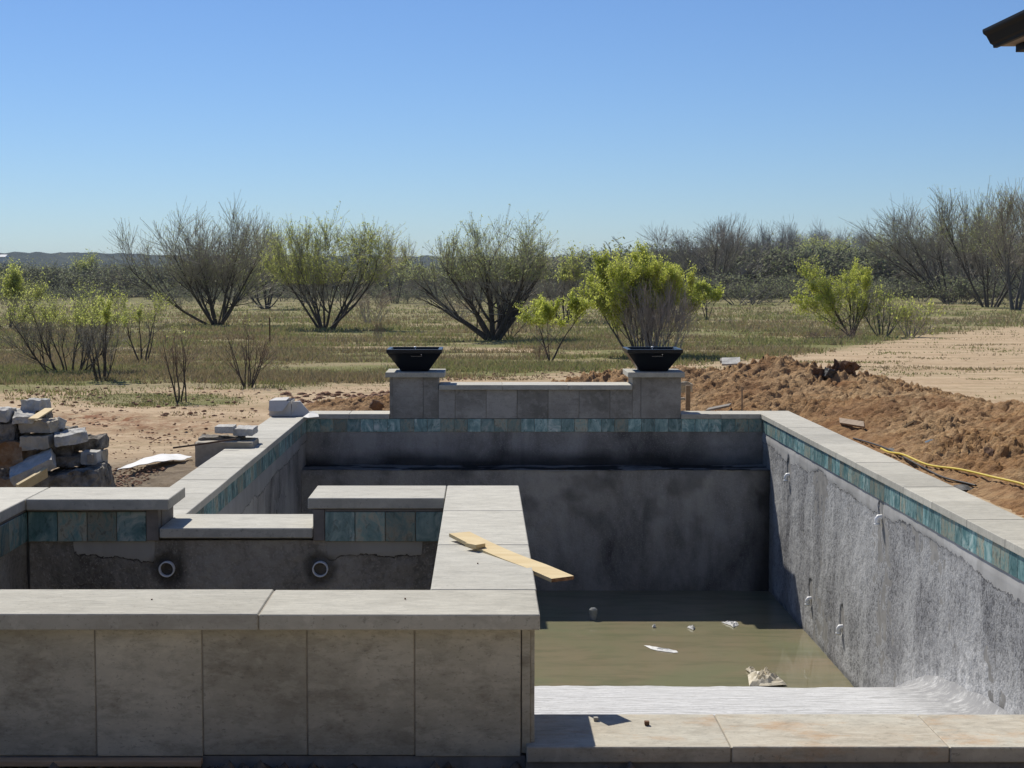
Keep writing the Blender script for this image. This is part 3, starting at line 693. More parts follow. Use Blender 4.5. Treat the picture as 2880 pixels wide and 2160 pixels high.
# ------------------------------------------------------------------ limestone pile
def rblock(x0, x1, z0, z1, y, dy, mat, label=None, rz=0, ry=0, rx=0, rough=.012, n_=16, seed=0, name="limestone_block", cat="stone block", group=None):
    cx, cz, cy = (x0 + x1) / 2, (z0 + z1) / 2, y + dy / 2; hx_, hy_, hz_ = (x1 - x0) / 2, dy / 2, (z1 - z0) / 2
    vs_, fs = [], []; idx = {}
    def vid(i, j, k):
        if (i, j, k) not in idx: idx[(i, j, k)] = len(vs_); vs_.append((i / n_ * 2 - 1, j / n_ * 2 - 1, k / n_ * 2 - 1))
        return idx[(i, j, k)]
    for a in range(n_):
        for b in range(n_):
            fs += [(vid(a, b, 0), vid(a, b + 1, 0), vid(a + 1, b + 1, 0), vid(a + 1, b, 0)), (vid(a, b, n_), vid(a + 1, b, n_), vid(a + 1, b + 1, n_), vid(a, b + 1, n_)),
                   (vid(a, 0, b), vid(a + 1, 0, b), vid(a + 1, 0, b + 1), vid(a, 0, b + 1)), (vid(a, n_, b), vid(a, n_, b + 1), vid(a + 1, n_, b + 1), vid(a + 1, n_, b)),
                   (vid(0, a, b), vid(0, a, b + 1), vid(0, a + 1, b + 1), vid(0, a + 1, b)), (vid(n_, a, b), vid(n_, a + 1, b), vid(n_, a + 1, b + 1), vid(n_, a, b + 1))]
    V = np.array(vs_); W = V * [hx_, hy_, hz_]; s_ = 11.0
    for ax in range(3):
        W[:, ax] += (fbm(W[:, 0] * 38 + seed, W[:, 1] * 38, W[:, 2] * 38 + ax * 3, seed=seed + ax + 50, o=2) - .5) * rough * 1.3 + (fbm(W[:, 0] * s_ + seed * 7, W[:, 1] * s_, W[:, 2] * s_ + ax * 5, seed=seed + ax, o=4) - .5) * rough * 2.6
    W *= 1 - .05 * (np.abs(V).min(1, keepdims=True) > .9)
    M_ = Matrix.Rotation(R(rz), 3, 'Z') @ Matrix.Rotation(R(ry), 3, 'Y') @ Matrix.Rotation(R(rx), 3, 'X')
    W = W @ np.array(M_).T
    me = bpy.data.meshes.new(name); me.from_pydata([tuple(q) for q in W], [], fs); me.materials.append(mat); me.update()
    o = bpy.data.objects.new(name, me); C.objects.link(o); o.location = (cx, cy, cz)
    return tag(o, label, cat, group)
def pst(cx0, cy0, cx1, cy1, y, dy, mat, label, k=5.53, ox=0, oy=1090, **kw):
    """block whose front face spans crop pixels (cx0,cy0)-(cx1,cy1)"""
    a = PY(ox + cx0 / k, oy + cy1 / k, y); b = PY(ox + cx1 / k, oy + cy0 / k, y)
    return rblock(a[0], b[0], a[2], b[2], y, dy, mat, label, **kw)
GP = "stones of the left pile"
L_ = [
 (345, 205, 650, 370, 9.22, .16, M_lime, "small grey rough block, topmost of the left stone pile", dict(rz=-8, seed=1)),
 (110, 430, 425, 535, 9.00, .30, M_lime, "broad pale block with a rippled top, second highest on the left stone pile", dict(rz=12, rx=6, seed=2, rough=.016)),
 (-130, 350, 88, 548, 9.00, .22, M_lime, "pale block cut by the left edge of the photo high on the stone pile", dict(seed=3, rz=4)),
 (325, 525, 800, 705, 9.02, .22, M_lime_t, "smooth tan grey block directly under the thin wood slip on the stone pile", dict(seed=4, rz=-3)),
 (800, 500, 925, 650, 9.15, .18, M_lime, "narrow white block standing tilted right of the wood slip", dict(seed=5, rz=20, ry=18)),
 (755, 730, 1240, 885, 8.96, .26, M_lime, "long pale block with grey rough top sticking out right from mid pile", dict(seed=6, rz=16, ry=-5, rough=.014)),
 (-60, 565, 215, 830, 9.0, .22, M_lime_d, "dark speckled block at the left edge of the stone pile", dict(seed=7)),
 (305, 755, 745, 965, 8.97, .22, M_lime_t, "tan rectangular block left of the long pale one in the pile", dict(seed=8, ry=-3, rz=3)),
 (-80, 855, 290, 1260, 8.95, .22, M_lime_r, "rust stained block at the left edge of the stone pile", dict(seed=9, rz=8)),
 (1090, 780, 1540, 970, 9.15, .2, M_lime_d, "dark pitted block at the right side of the pile under the long pale one", dict(seed=10, rough=.02)),
 (620, 885, 1070, 1065, 9.05, .2, M_lime_d, "dark brown block deep in the pile below the tan one", dict(seed=11, rough=.018)),
 (690, 1075, 1255, 1240, 9.0, .22, M_lime_d, "long dark block just above the big bottom block of the pile", dict(seed=12, rough=.018, ry=-2)),
 (1255, 1005, 1500, 1195, 8.98, .12, M_lime, "small white block with a dark square recess at the right of the pile", dict(seed=13, rough=.006)),
 (440, 1350, 1595, 2300, 8.85, .32, M_lime_d, "largest pitted block at the bottom right of the stone pile with sunlit top", dict(seed=14, ry=-9, rough=.024)),
 (1500, 1010, 1590, 2200, 9.14, .12, M_lime_t, "upright tan stone at the right end of the pile", dict(seed=15, rough=.014)),
 (-60, 1440, 250, 2300, 8.85, .3, M_lime_r, "brown stone at the lower left corner of the pile beside the leaning plank", dict(seed=16, rough=.015)),
 (250, 960, 640, 2150, 9.3, .2, M_lime_d, "black shaded stone at the back of the hole in the pile", dict(seed=17)),
 (-100, 1260, 160, 2200, 9.1, .2, M_lime_d, "dark shaded stone under the rust stained block", dict(seed=18)),
 (300, 1420, 700, 2250, 9.15, .3, M_lime_d, "dark stone at the bottom of the pile behind the leaning plank", dict(seed=19)),
 (150, 545, 330, 860, 9.22, .2, M_lime_d, "dark shaded stone in the gap between speckled and tan blocks", dict(seed=20)),
 (800, 640, 1080, 1000, 9.28, .2, M_lime_d, "dark stone hidden behind the long pale block", dict(seed=21)),
 (200, 360, 700, 540, 9.3, .18, M_lime_d, "dark stone behind the wood slip under the topmost block", dict(seed=23)),
]
for a in L_:
    o_ = pst(*a[:8], **a[8])
    if "square recess" in a[7]:
        p = PY(1405 / 5.53, 1090 + 1095 / 5.53, 8.969); m = MB(); m.box(p[0] - .018, p[0] + .018, 8.955, 8.99, p[2] - .024, p[2] + .022, .002)
        m.build("recess", M_lime_d, o_)
p = PY(470 / 5.53, 1090 + 1250 / 5.53, 8.85)
rblock(p[0] - .13, p[0] + .13, p[2] - .03, p[2] + .03, 8.80, .2, M_lime, "grey slab leaning in the pile with a sunlit corner, behind the plank", ry=-24, rz=10, rx=14, rough=.006, seed=22)
def plank(p0, p1, wv, t, mat, label, cat="wood scrap", name="plank"):
    """plank from p0 to p1, width vector wv, thickness t downward"""
    p0, p1, wv = Vector(p0), Vector(p1), Vector(wv); d = p1 - p0; nn = d.cross(wv).normalized() * t
    vs_ = [p0, p1, p1 + wv, p0 + wv]; vs_ += [q - nn for q in vs_]
    ob = mesh(name, [tuple(q) for q in vs_], [(0, 1, 2, 3), (7, 6, 5, 4), (0, 4, 5, 1), (1, 5, 6, 2), (2, 6, 7, 3), (3, 7, 4, 0)], mat); fixn(ob)
    return tag(ob, label, cat)
def C1(cx, cy, y): return PY(cx / 5.53, 1090 + cy / 5.53, y)
a, b = C1(440, 500, 8.96), C1(590, 500, 8.96); c = C1(845, 338, 9.22)
plank(a, C1(700, 338, 9.22), Vector(b) - Vector(a), .008, M_pine, "thin yellow wood slip lying on the stone pile beneath its top block")
plank(C1(245, 1500, 8.66), C1(700, 1240, 8.80), (.0, .012, -.055), .022, M_pine, "short wood plank leaning on edge at the foot of the stone pile")

# second little stack beside the left coping
def C2(cx, cy, y): return PY(520 + cx / 7.9, 1150 + cy / 7.9, y)
def pst2(cx0, cy0, cx1, cy1, y, dy, mat, label, **kw):
    a = C2(cx0, cy1, y); b = C2(cx1, cy0, y); return rblock(a[0], b[0], a[2], b[2], y, dy, mat, label, **kw)
pst2(228, 745, 1500, 1400, 11.6, .34, M_lime_t, "large smooth tan block standing against the outside of the left pool coping", rough=.003, seed=31)
pst2(300, 640, 1250, 760, 11.75, .22, M_lime_d, "grey rough stone lying on the large block beside the left coping", rough=.012, seed=32)
pst2(660, 395, 1065, 545, 11.7, .18, M_lime, "smooth grey square block on top of the stones beside the left coping", rough=.002, seed=33)
pst2(1070, 450, 1500, 600, 11.72, .3, M_lime, "pale block with white top right of the smooth grey square block", rough=.006, seed=34)
m = MB(); m.tube([C2(-260, 865, 11.3), C2(300, 790, 11.42), C2(1130, 668, 11.55)], .007, 8); tag(m.build("metal_rod", M_rust), "thin rusty rod lying across the stones beside the left coping", "metal rod")
# white sheet on the ground
a = [GV(254, 1018), GV(345, 1019), GV(410, 992), GV(330, 1002)]
vs_ = []; nu_, nv_ = 26, 8
for i in range(nu_):
    t = i / (nu_ - 1); lo = Vector(PZ(lerp(330, 520, t), lerp(1326, 1292, t ** 1.1), -.1)); hi = Vector(PZ(lerp(340, 540, t), lerp(1321, 1283, t) - 14 * math.sin(t * math.pi) , -.1))
    for j in range(nv_):
        q = lo.lerp(hi, j / (nv_ - 1)); vs_.append((q.x, q.y, -.085 + .02 * math.sin(t * 4) * t + .003 * math.sin(j * .9 + i)))
V = np.array(vs_); V2 = V.copy(); V2[:, 2] -= .004; f1 = gridfaces(nu_, nv_)
tag(mesh("paper_sheet", np.concatenate([V, V2]), np.concatenate([f1, f1[:, ::-1] + len(V)]), M_paper, smooth=True), "crumpled white paper sheet lying flat on the sandy ground at left", "paper")

# crushed box on the far left corner of the coping
bx = empty("cardboard_box", (-1.86, 14.3, 0), "torn white tile box on the far left corner of the pool coping", "box")
def CB(cx, cy, y): return PY(650 + cx / 3.403, 940 + cy / 3.403, y)
y0 = 14.15; fl, fr = CB(365, 775, y0), CB(572, 780, y0); tl, tr = CB(358, 640, y0), CB(572, 640, y0)
x0, x1, h_ = fl[0], fr[0], tl[2]
m = MB(); t_ = .004
m.box(x0, x1, y0, y0 + t_, .001, h_, .001); m.box(x0, x0 + t_, y0 + t_, y0 + .3, .001, h_, .001); m.box(x1 - t_, x1, y0 + t_, y0 + .3, .001, h_ * .98, .001); m.box(x0, x1, y0 + .3, y0 + .304, .001, h_, .001); m.box(x0, x1, y0, y0 + .3, .001, .004, 0)
m.build("body", M_card, bx)
m = MB(); m.add([(x0, y0, h_ + .001), (x0 + .16, y0, h_ + .004), (x0 + .17, y0 + .17, h_ + .02), (x0 + .02, y0 + .3, h_ + .004), (x0, y0, h_ + .005), (x0 + .16, y0, h_ + .008), (x0 + .17, y0 + .17, h_ + .024), (x0 + .02, y0 + .3, h_ + .008)],
                [(0, 3, 2, 1), (4, 5, 6, 7), (0, 1, 5, 4), (1, 2, 6, 5), (2, 3, 7, 6), (3, 0, 4, 7)])
# torn front flap hanging outwards, with a wavy lower edge
fl_ = []; nn_ = 12
for i in range(nn_):
    t = i / (nn_ - 1); xx = lerp(x0 + .002, x1 - .01, t); dz = [.085, .09, .088, .092, .087, .093, .088, .092, .075, .05, .025, .01][i]
    fl_ += [(xx, y0 - .003, h_ + .002), (xx, y0 - .012 - dz * .4, h_ - dz), (xx, y0 - .001, h_ + .002), (xx, y0 - .008 - dz * .4, h_ - dz)]
ff = []
for i in range(nn_ - 1): a_ = i * 4; ff += [(a_, a_ + 1, a_ + 5, a_ + 4), (a_ + 2, a_ + 6, a_ + 7, a_ + 3), (a_ + 1, a_ + 3, a_ + 7, a_ + 5)]
m.add(fl_, ff); o_ = m.build("flap", M_card, bx)
m = MB(); m.add([(x1 + .0, y0 + .01, .002), (x1 + .19, y0 + .09, .002), (x1 + .16, y0 + .2, .002), (x1 + .03, y0 + .28, .002), (x1 + .01, y0 + .03, h_ * .95), (x1 + .075, y0 + .10, h_ * .92), (x1 + .06, y0 + .22, h_ * .9)],
                [(0, 1, 5, 4), (1, 2, 6, 5), (2, 3, 6), (3, 0, 4), (3, 4, 6), (4, 5, 6), (0, 3, 2, 1)]); o_ = m.build("crushed_end", M_card, bx); fixn(o_)
m = MB(); m.box(x0 + .07, x1 - .02, y0 + .06, y0 + .2, h_ - .05, h_ - .004, .004); m.build("contents", M_plastic, bx)
sc = MB(); rnd = random.Random(5)
q = CB(760, 750, 14.1); pts = [(q[0] - .07, q[1], .002), (q[0] - .01, q[1] - .09, .003), (q[0] + .08, q[1] - .02, .006), (q[0] + .06, q[1] + .1, .02), (q[0] + .0, q[1] + .12, .045), (q[0] - .02, q[1] + .05, .035)]
sc.add(pts + [(a[0], a[1], a[2] - .004) for a in pts], [(0, 1, 5), (1, 2, 5), (2, 3, 5), (3, 4, 5), (4, 0, 5), (7, 6, 11), (8, 7, 11), (9, 8, 11), (10, 9, 11), (6, 10, 11)])
tag(sc.build("paper_scrap", M_paper), "crumpled white paper scrap lying right of the torn tile box", "paper")

# ------------------------------------------------------------------ soil heaps
def ridge(X_, Y_, pts):
    """pts: (x, y, height, halfwidth). tent profile round a polyline"""
    best = np.full(X_.shape, 0.0)
    for (ax, ay, ah, aw), (bx_, by_, bh, bw) in zip(pts[:-1], pts[1:]):
        dx_, dy_ = bx_ - ax, by_ - ay; t = np.clip(((X_ - ax) * dx_ + (Y_ - ay) * dy_) / (dx_ ** 2 + dy_ ** 2), 0, 1)
        d = np.hypot(X_ - ax - dx_ * t, Y_ - ay - dy_ * t); h = ah + (bh - ah) * t; w_ = aw + (bw - aw) * t
        q = np.clip(1 - d / w_, 0, 1); best = np.maximum(best, h * (q * q * (3 - 2 * q) * .45 + q * .55))
    return best
def heap(x0, x1, y0, y1, step, pts, amp, name, label, seed, drop=.06, cat="dirt pile"):
    nx, ny = int((x1 - x0) / step), int((y1 - y0) / step)
    X_, Y_ = np.meshgrid(np.linspace(x0, x1, nx), np.linspace(y0, y1, ny), indexing='ij')
    H_ = ridge(X_, Y_, pts)
    H_ *= np.clip(np.maximum(X_ - 2.99, Y_ - 14.76) / .22, 0, 1) ** .5
    H_ *= 1 + (fbm(X_ * 1.2, Y_ * 1.2, seed=seed) - .5) * .8
    k = np.clip(H_ / .10, 0, 1)
    wx = X_ + (fbm(X_ * 7, Y_ * 7, seed=seed + 40, o=2) - .5) * .09; wy = Y_ + (fbm(X_ * 7, Y_ * 7, seed=seed + 41, o=2) - .5) * .08
    big = (fbm(X_ * .9, Y_ * .9, seed=seed + 30) > .53)
    k = k * np.clip((fbm(X_ * .8, Y_ * .8, seed=seed + 50, o=3) - .25) * 3.2, .72, 1.3)
    Z_ = gz(Y_) + H_ - drop * (1 - np.clip(H_ / .05, 0, 1)) + k * amp * (clods(wx, wy, .19, seed + 1) * .28 * big + clods(wx, wy, .085, seed + 2) * .55 * (fbm(X_ * 1.7, Y_ * 1.7, seed=seed + 33) > .42) + clods(wx, wy, .055, seed + 3) * .95 + clods(wx, wy, .034, seed + 4) * .7 + (fbm(X_ * 9, Y_ * 9, seed=seed + 6, o=5) - .5) * .07 + (fbm(X_ * 2.2, Y_ * 2.2, seed=seed + 8, o=3) - .5) * .12 + (fbm(X_ * 26, Y_ * 26, seed=seed + 5, o=3) - .5) * .04)
    o = mesh(name, np.stack([X_, Y_, Z_], -1), gridfaces(nx, ny), M_dirt, smooth=False)
    return tag(o, label, cat), (X_, Y_, Z_)
MPTS = [(.75, 17.6, .06, .7), (1.3, 17.2, .26, 1.0), (2.0, 17.0, .38, 1.5), (2.7, 16.9, .40, 1.7), (3.7, 16.0, .36, 1.8), (4.0, 15.0, .30, 1.6), (4.35, 13.9, .29, 1.55), (4.7, 12.8, .30, 1.7), (4.9, 11.0, .42, 1.85), (5.1, 9.0, .45, 1.9), (5.3, 7.0, .4, 1.9)]
mound, MG = heap(-.6, 7.2, 5.2, 19.5, .021, MPTS, 1.0, "dirt_mound", "long heap of cloddy brown excavated soil curving round the right side of the pool", 100)
# clip mound away from the pool footprint
bm = bmesh.new(); bm.from_mesh(mound.data); o0 = mound.location
dead = [v for v in bm.verts if (v.co.x + o0.x < 2.97 and v.co.y + o0.y < 14.745) ]
bmesh.ops.delete(bm, geom=dead, context='VERTS'); bm.to_mesh(mound.data); bm.free()
heap(-2.3, -.4, 15.0, 17.0, .018, [(-1.75, 16.1, .07, .4), (-1.3, 16.0, .13, .6), (-.75, 15.9, .15, .7)], 1.0, "dirt_heap", "small heap of red brown clods behind the left end of the far pool coping", 140, .04)
# individual big clods on the mound
def moundz(x, y):
    X_, Y_, Z_ = MG; i = int(round((x - X_[0, 0]) / (X_[1, 0] - X_[0, 0]))); j = int(round((y - Y_[0, 0]) / (Y_[0, 1] - Y_[0, 0])))
    return Z_[max(0, min(i, Z_.shape[0] - 1)), max(0, min(j, Z_.shape[1] - 1))]
def clod_at(px, py, y, s, mat, label, sq=.75, seed=0, cat="clod", name="soil_clod"):
    p = PY(px, py, y)
    return rblock(p[0] - s, p[0] + s, p[2] - s * sq, p[2] + s * sq, y, s * 1.6, mat, label, rough=s * .35, n_=8, seed=seed, rz=seed * 31 % 60, ry=seed * 17 % 40, name=name, cat=cat)
clod_at(2383, 1050, 15.9, .11, M_clod, "largest dark clod standing on the crest of the right dirt mound", .95, 3)
clod_at(2346, 1058, 15.8, .085, M_plastic, "grey plastic wrapped lump just left of the largest clod on the mound", .6, 4, "debris", "plastic_lump")
clod_at(2315, 1052, 15.9, .07, M_clod, "dark clod left of the grey lump on the mound crest", .7, 5)
clod_at(1058, 1143, 15.2, .06, M_clod, "squarish brown clod right behind the far coping near the left pillar", .7, 6)
clod_at(2790, 1292, 10.9, .06, M_clod, "dark elongated clod low on the mound near the right edge", .8, 7)
# scattered clods on the sand, too many to count
def scatter_clods():
    rnd = np.random.RandomState(4); P = []
    def put(n_, vx0, vx1, vy0, vy1, s0, s1):
        for _ in range(n_):
            a, b = rnd.uniform(vx0, vx1), rnd.uniform(vy0, vy1); p = GV(a, b)
            if PX0 - .1 < p[0] < PX1 + .1 and PY0 < p[1] < PY1 + .2: continue
            P.append((p[0], p[1], p[2], rnd.uniform(s0, s1) ** 1.0))
    put(260, 150, 300, 888, 922, .006, .020); put(170, 250, 560, 895, 960, .005, .020); put(160, 225, 560, 930, 1010, .004, .014); put(150, 600, 840, 850, 882, .02, .06)
    put(160, 0, 640, 838, 900, .01, .035); put(160, 1480, 2212, 740, 850, .006, .016); put(500, 225, 420, 1010, 1060, .006, .016); put(120, 860, 1330, 800, 822, .012, .03)
    base = np.array([(1, 0, 0), (-1, 0, 0), (0, 1, 0), (0, -1, 0), (0, 0, 1), (0, 0, -.3), (.6, .6, .5), (-.6, .6, .55), (.6, -.6, .45), (-.6, -.6, .5)])
    f0 = np.array([(4, 6, 7), (4, 7, 9), (4, 9, 8), (4, 8, 6), (6, 2, 7), (7, 1, 9), (9, 3, 8), (8, 0, 6), (0, 2, 6), (2, 1, 7), (1, 3, 9), (3, 0, 8), (0, 5, 2), (2, 5, 1), (1, 5, 3), (3, 5, 0)])
    V, Fc = [], []
    for i, (x, y, z, s) in enumerate(P):
        q = base * (1 + rnd.uniform(-.3, .3, base.shape)) * s * np.array([1, 1, .7]); a = rnd.uniform(0, 6.3); q = q @ np.array([[math.cos(a), math.sin(a), 0], [-math.sin(a), math.cos(a), 0], [0, 0, 1]])
        V.append(q + [x, y, z + s * .15]); Fc.append(f0 + i * len(base))
    return tag(mesh("soil_clods", np.concatenate(V), np.concatenate(Fc), simple("clod_soil", (.34, .20, .12), (.22, .12, .07), 9, .95), origin=(0, 10, -.1)), "loose clods and crumbs of soil scattered over the sand", "soil", kind='stuff')
scatter_clods()
# rubble along the foot of the near walls
def rubble():
    rnd = np.random.RandomState(8); V, Fc = [], []; n0 = 0
    base = np.array([(1, 0, 0), (-1, 0, 0), (0, 1, 0), (0, -1, 0), (0, 0, 1), (0, 0, -1.)]); f0 = np.array([(0, 2, 4), (2, 1, 4), (1, 3, 4), (3, 0, 4), (2, 0, 5), (1, 2, 5), (3, 1, 5), (0, 3, 5)])
    for i in range(2600):
        x = rnd.uniform(-1.7, 2.4); y = rnd.uniform(4.0, 4.31 if x < .12 else 4.26); s = rnd.uniform(.003, .012) if i % 6 else rnd.uniform(.012, .028)
        V.append(base * (1 + rnd.uniform(-.3, .3, base.shape)) * s + [x, y, float(gz(y)) + s * .2 + (.012 if y > 4.25 else 0)]); Fc.append(f0 + i * 6)
    tag(mesh("gravel", np.concatenate(V), np.concatenate(Fc), simple("gravel_stone", (.24, .19, .14), (.12, .09, .065), 30, .9), origin=(.3, 4.1, -.06)), "gravel and mortar crumbs along the foot of the near walls", "gravel", kind='stuff')
rubble()
for i, (px, py, s_, lab) in enumerate(((426, 1688, .0022, "dark grain left of centre on the front spa coping"), (1140, 1686, .0024, "dark grain near the corner of the spa coping"), (1344, 1586, .0022, "dark grain on the side coping below the pine board"))):
    p = PZ(px, py, ZS); rblock(p[0] - s_, p[0] + s_, ZS, ZS + s_ * 1.6, p[1], s_ * 2, M_clod, lab, rough=s_ * .4, n_=4, seed=i + 50, name="soil_grain", cat="pebble")
for i, (px, py, mt, lab) in enumerate(((1678, 2028, M_lime, "small pale pebble at the edge of the shadow on the near pool coping"), (1820, 2041, M_clod, "small brown pebble right of the triangular shadow on the near coping"))):
    p = PZ(px, py, 0); rblock(p[0] - .007, p[0] + .007, 0, .011, p[1], .013, mt, lab, rough=.003, n_=5, seed=i + 60, name="pebble", cat="pebble")

# ------------------------------------------------------------------ bits of wood, stake, hose, cable
def onm(px, py, y0=9.0, y1=18.0, st=.05):
    """first point where the sight line at px,py meets the mound or the ground"""
    r = ray(px, py); y = y0
    while y < y1:
        t = y / r[1]; x, z = r[0] * t, EYE + r[2] * t
        g = moundz(x, y) if (-.6 < x < 7.2 and 5.2 < y < 19.5) else -9
        if z <= max(g, float(gz(y))): return Vector((x, y, max(g, float(gz(y)))))
        y += st
    return Vector((x, y, z))
a, b = onm(2361, 1203), onm(2430, 1212); zt = max(a.z, b.z) + .02; a.z = b.z = zt
plank(a, b, (.02, .10, .035), .02, M_oldwood, "pale plank end lying on the mound slope just beyond the right coping")
a, b = onm(2535, 1212), onm(2566, 1193); a.z += .02; b.z += .03
plank(a, b, (.03, .05, .0), .015, M_pine, "small pale wood chip higher on the right mound")
a = Vector(PY(1985, 1153, 14.95)); b = Vector(PY(2050, 1140, 15.2)); plank(a, b, (.05, .15, .01), .018, M_greywood, "grey board on the ground behind the far coping right of the pillar")
a = Vector(PY(2026, 1014, 17.0)); b = Vector(PY(2108, 1032, 16.9)); a.z += .0
plank(a, b, (.02, .14, .02), .025, M_greywood, "weathered grey board on the crest of the mound")
plank(Vector(PY(2030, 1024, 16.9)), Vector(PY(2082, 1022, 16.9)), (.03, .2, .06), .02, M_lime, "pale grey slab sticking out under the board on the mound crest", "debris", "slab_scrap")
m = MB(); p = PY(2087, 1088, 15.0); m.tube([(p[0] + .01, 15.0, -.3), (p[0], 15.0, p[2])], .008, 6); tag(m.build("wooden_stake", M_oldwood), "thin wooden stake upright in front of the mound, right of the far wall", "stake")
m = MB(); a = PY(1929, 1156, 14.95); b = PY(1942, 1084, 14.95); m.box(a[0], b[0], 14.95, 14.99, -.3, b[2], .002); tag(m.build("timber_post", M_oldwood), "brown timber upright just behind the right pillar", "post")
clod_at(1928, 1090, 15.1, .06, M_lime_t, "pale rock wedged behind the right pillar top of the timber", .8, 12, "stone", "rock")
m = MB(); p = PY(1920, 1122, 15.02); m.box(p[0] - .05, p[0] + .025, 15.0, 15.04, p[2] - .01, p[2] + .012, .002); tag(m.build("wood_scrap", M_lime), "small pale block sticking out behind the right pillar", "wood scrap")
HP = [(2478, 1272), (2500, 1283), (2540, 1298), (2610, 1322), (2700, 1338), (2790, 1356), (2880, 1384), (2960, 1412)]
def smoothpath(P, k=6):
    P = [Vector(p) for p in P]; out = []
    for i in range(len(P) - 1):
        a, b, c, d = P[max(i - 1, 0)], P[i], P[i + 1], P[min(i + 2, len(P) - 1)]
        for j in range(k):
            t = j / k; out.append(.5 * ((2 * b) + (c - a) * t + (2 * a - 5 * b + 4 * c - d) * t * t + (3 * b - a - 3 * c + d) * t ** 3))
    return out + [P[-1]]
pts = []
for px, py in HP: q = onm(px, py, 7.5); q.z += .03; pts.append(q)
m = MB(); m.tube(smoothpath(pts), .008, 10); tag(m.build("garden_hose", M_yellow, smooth=True), "yellow hose running along the soil beside the right pool coping", "hose")
pts = []
for px, py in ((2400, 1240), (2480, 1268), (2540, 1290), (2590, 1318), (2650, 1350), (2720, 1368), (2745, 1374)): q = onm(px, py, 7.5); q.z += .012; pts.append(q)
m = MB(); m.tube(smoothpath(pts), .007, 8); tag(m.build("black_cable", M_cable, smooth=True), "thin black cable on the soil beside the yellow hose", "cable")
def film(px, py, w_, d_, mat, label, name, cat, seed, h=.015, y0=8):
    c = onm(px, py, y0); nu_ = nv_ = 22; U, V_ = np.meshgrid(np.linspace(-1, 1, nu_), np.linspace(-1, 1, nv_), indexing='ij')
    X_ = c.x + U * w_ * (1 + .2 * np.sin(V_ * 3 + seed)); Y_ = c.y + V_ * d_ * (1 + .2 * np.cos(U * 4 + seed)); e = np.clip(1.2 - np.hypot(U, V_), 0, 1)
    Z_ = c.z - .02 + h * e * (.4 + fbm(U * 4, V_ * 4, seed=seed)) + .008 * e
    k = np.hypot(U, V_) < 1.12 + .15 * np.sin(np.arctan2(V_, U) * 5 + seed)
    ids = gridfaces(nu_, nv_); ids = ids[k.ravel()[ids].all(1)]
    return tag(mesh(name, np.stack([X_, Y_, Z_], -1), ids, mat, smooth=True), label, cat)
film(2510, 1262, .05, .10, M_plastic, "grey crumpled plastic film by the coping where the hose begins", "plastic_film", "plastic film", 1)
film(2715, 1368, .07, .13, M_plastic, "dark plastic film under the yellow hose near the right edge", "plastic_film", "plastic film", 2, y0=7.5)
film(2620, 1237, .05, .06, simple("blue_grey_plastic", (.12, .17, .22), (.06, .09, .12)), "small blue grey plastic scrap on the mound slope", "plastic_film", "plastic film", 3)

# ------------------------------------------------------------------ litter in the water
def crumple(pts, z, h, name, mat, label, seed, cat="litter"):
    """pts: outline pixels on plane z -> lumpy crumpled sheet of real thickness"""
    P = np.array([PZ(a, b, z)[:2] for a, b in pts]); c = P.mean(0); rings = 6; k = len(P) * 4
    per = []
    for i in range(len(P)):
        for j in range(4): per.append(P[i] + (P[(i + 1) % len(P)] - P[i]) * j / 4)
    per = np.array(per); rnd = np.random.RandomState(seed); V = []; 
    for r_ in range(rings):
        t = 1 - r_ / rings
        for q in per: V.append((*(c + (q - c) * t), z + .004 + (h * (1 - t ** 3) * rnd.uniform(.25, 1) if r_ else 0)))
    V.append((*c, z + h * .6)); fs = []
    for r_ in range(rings - 1):
        for j in range(k): fs.append((r_ * k + j, r_ * k + (j + 1) % k, (r_ + 1) * k + (j + 1) % k, (r_ + 1) * k + j))
    for j in range(k): fs.append(((rings - 1) * k + j, (rings - 1) * k + (j + 1) % k, rings * k))
    ob = mesh(name, V, fs, mat); fixn(ob); return tag(ob, label, cat)
def N3(cx, cy): return (1400 + cx / 2.911, 1600 + cy / 2.911)
def N5(cx, cy): return (1780 + cx / 4.706, 1680 + cy / 4.706)
crumple([N5(145, 640), N5(260, 660), N5(400, 690), N5(575, 710), N5(600, 735), N5(540, 740), N5(330, 712), N5(240, 690)], WZ, .012, "paper_scrap", M_paper, "long thin white paper strip floating mid water", 1)
crumple([N5(1170, 335), N5(1290, 350), N5(1390, 340), N5(1400, 375), N5(1330, 405), N5(1290, 375)], WZ, .03, "paper_scrap", M_paper, "white scrap floating in the shadow nearest the right wall", 2)
crumple([N5(715, 405), N5(800, 395), N5(825, 405), N5(800, 440), N5(780, 430)], WZ, .03, "paper_scrap", M_paper, "white scrap floating at the shadow edge in mid pool", 3)
crumple([N5(255, 395), N5(300, 388), N5(308, 402), N5(262, 408)], WZ, .03, "paper_scrap", M_paper, "smallest pale scrap on the shadow edge at left of the water", 4)
crumple([N5(1520, 1035), N5(1600, 1000), N5(1740, 1020), N5(1860, 1075), N5(1990, 1110), N5(2035, 1160), N5(1800, 1178), N5(1540, 1178)], WZ + .01, .06, "plastic_wrap", M_cloth, "cream crumpled plastic wrap lying at the water edge of the shelf", 5)
crumple([N5(1490, 960), N5(1550, 935), N5(1620, 960), N5(1640, 1005), N5(1560, 1010)], WZ + .005, .03, "plastic_wrap", M_cloth, "thin torn piece of cream wrap behind the larger crumple", 6)
crumple([N5(1710, 1000), N5(1760, 990), N5(1825, 1040), N5(1790, 1050)], WZ + .02, .06, "plastic_wrap", M_cloth, "small pale twist of wrap on the right side of the crumple", 7)

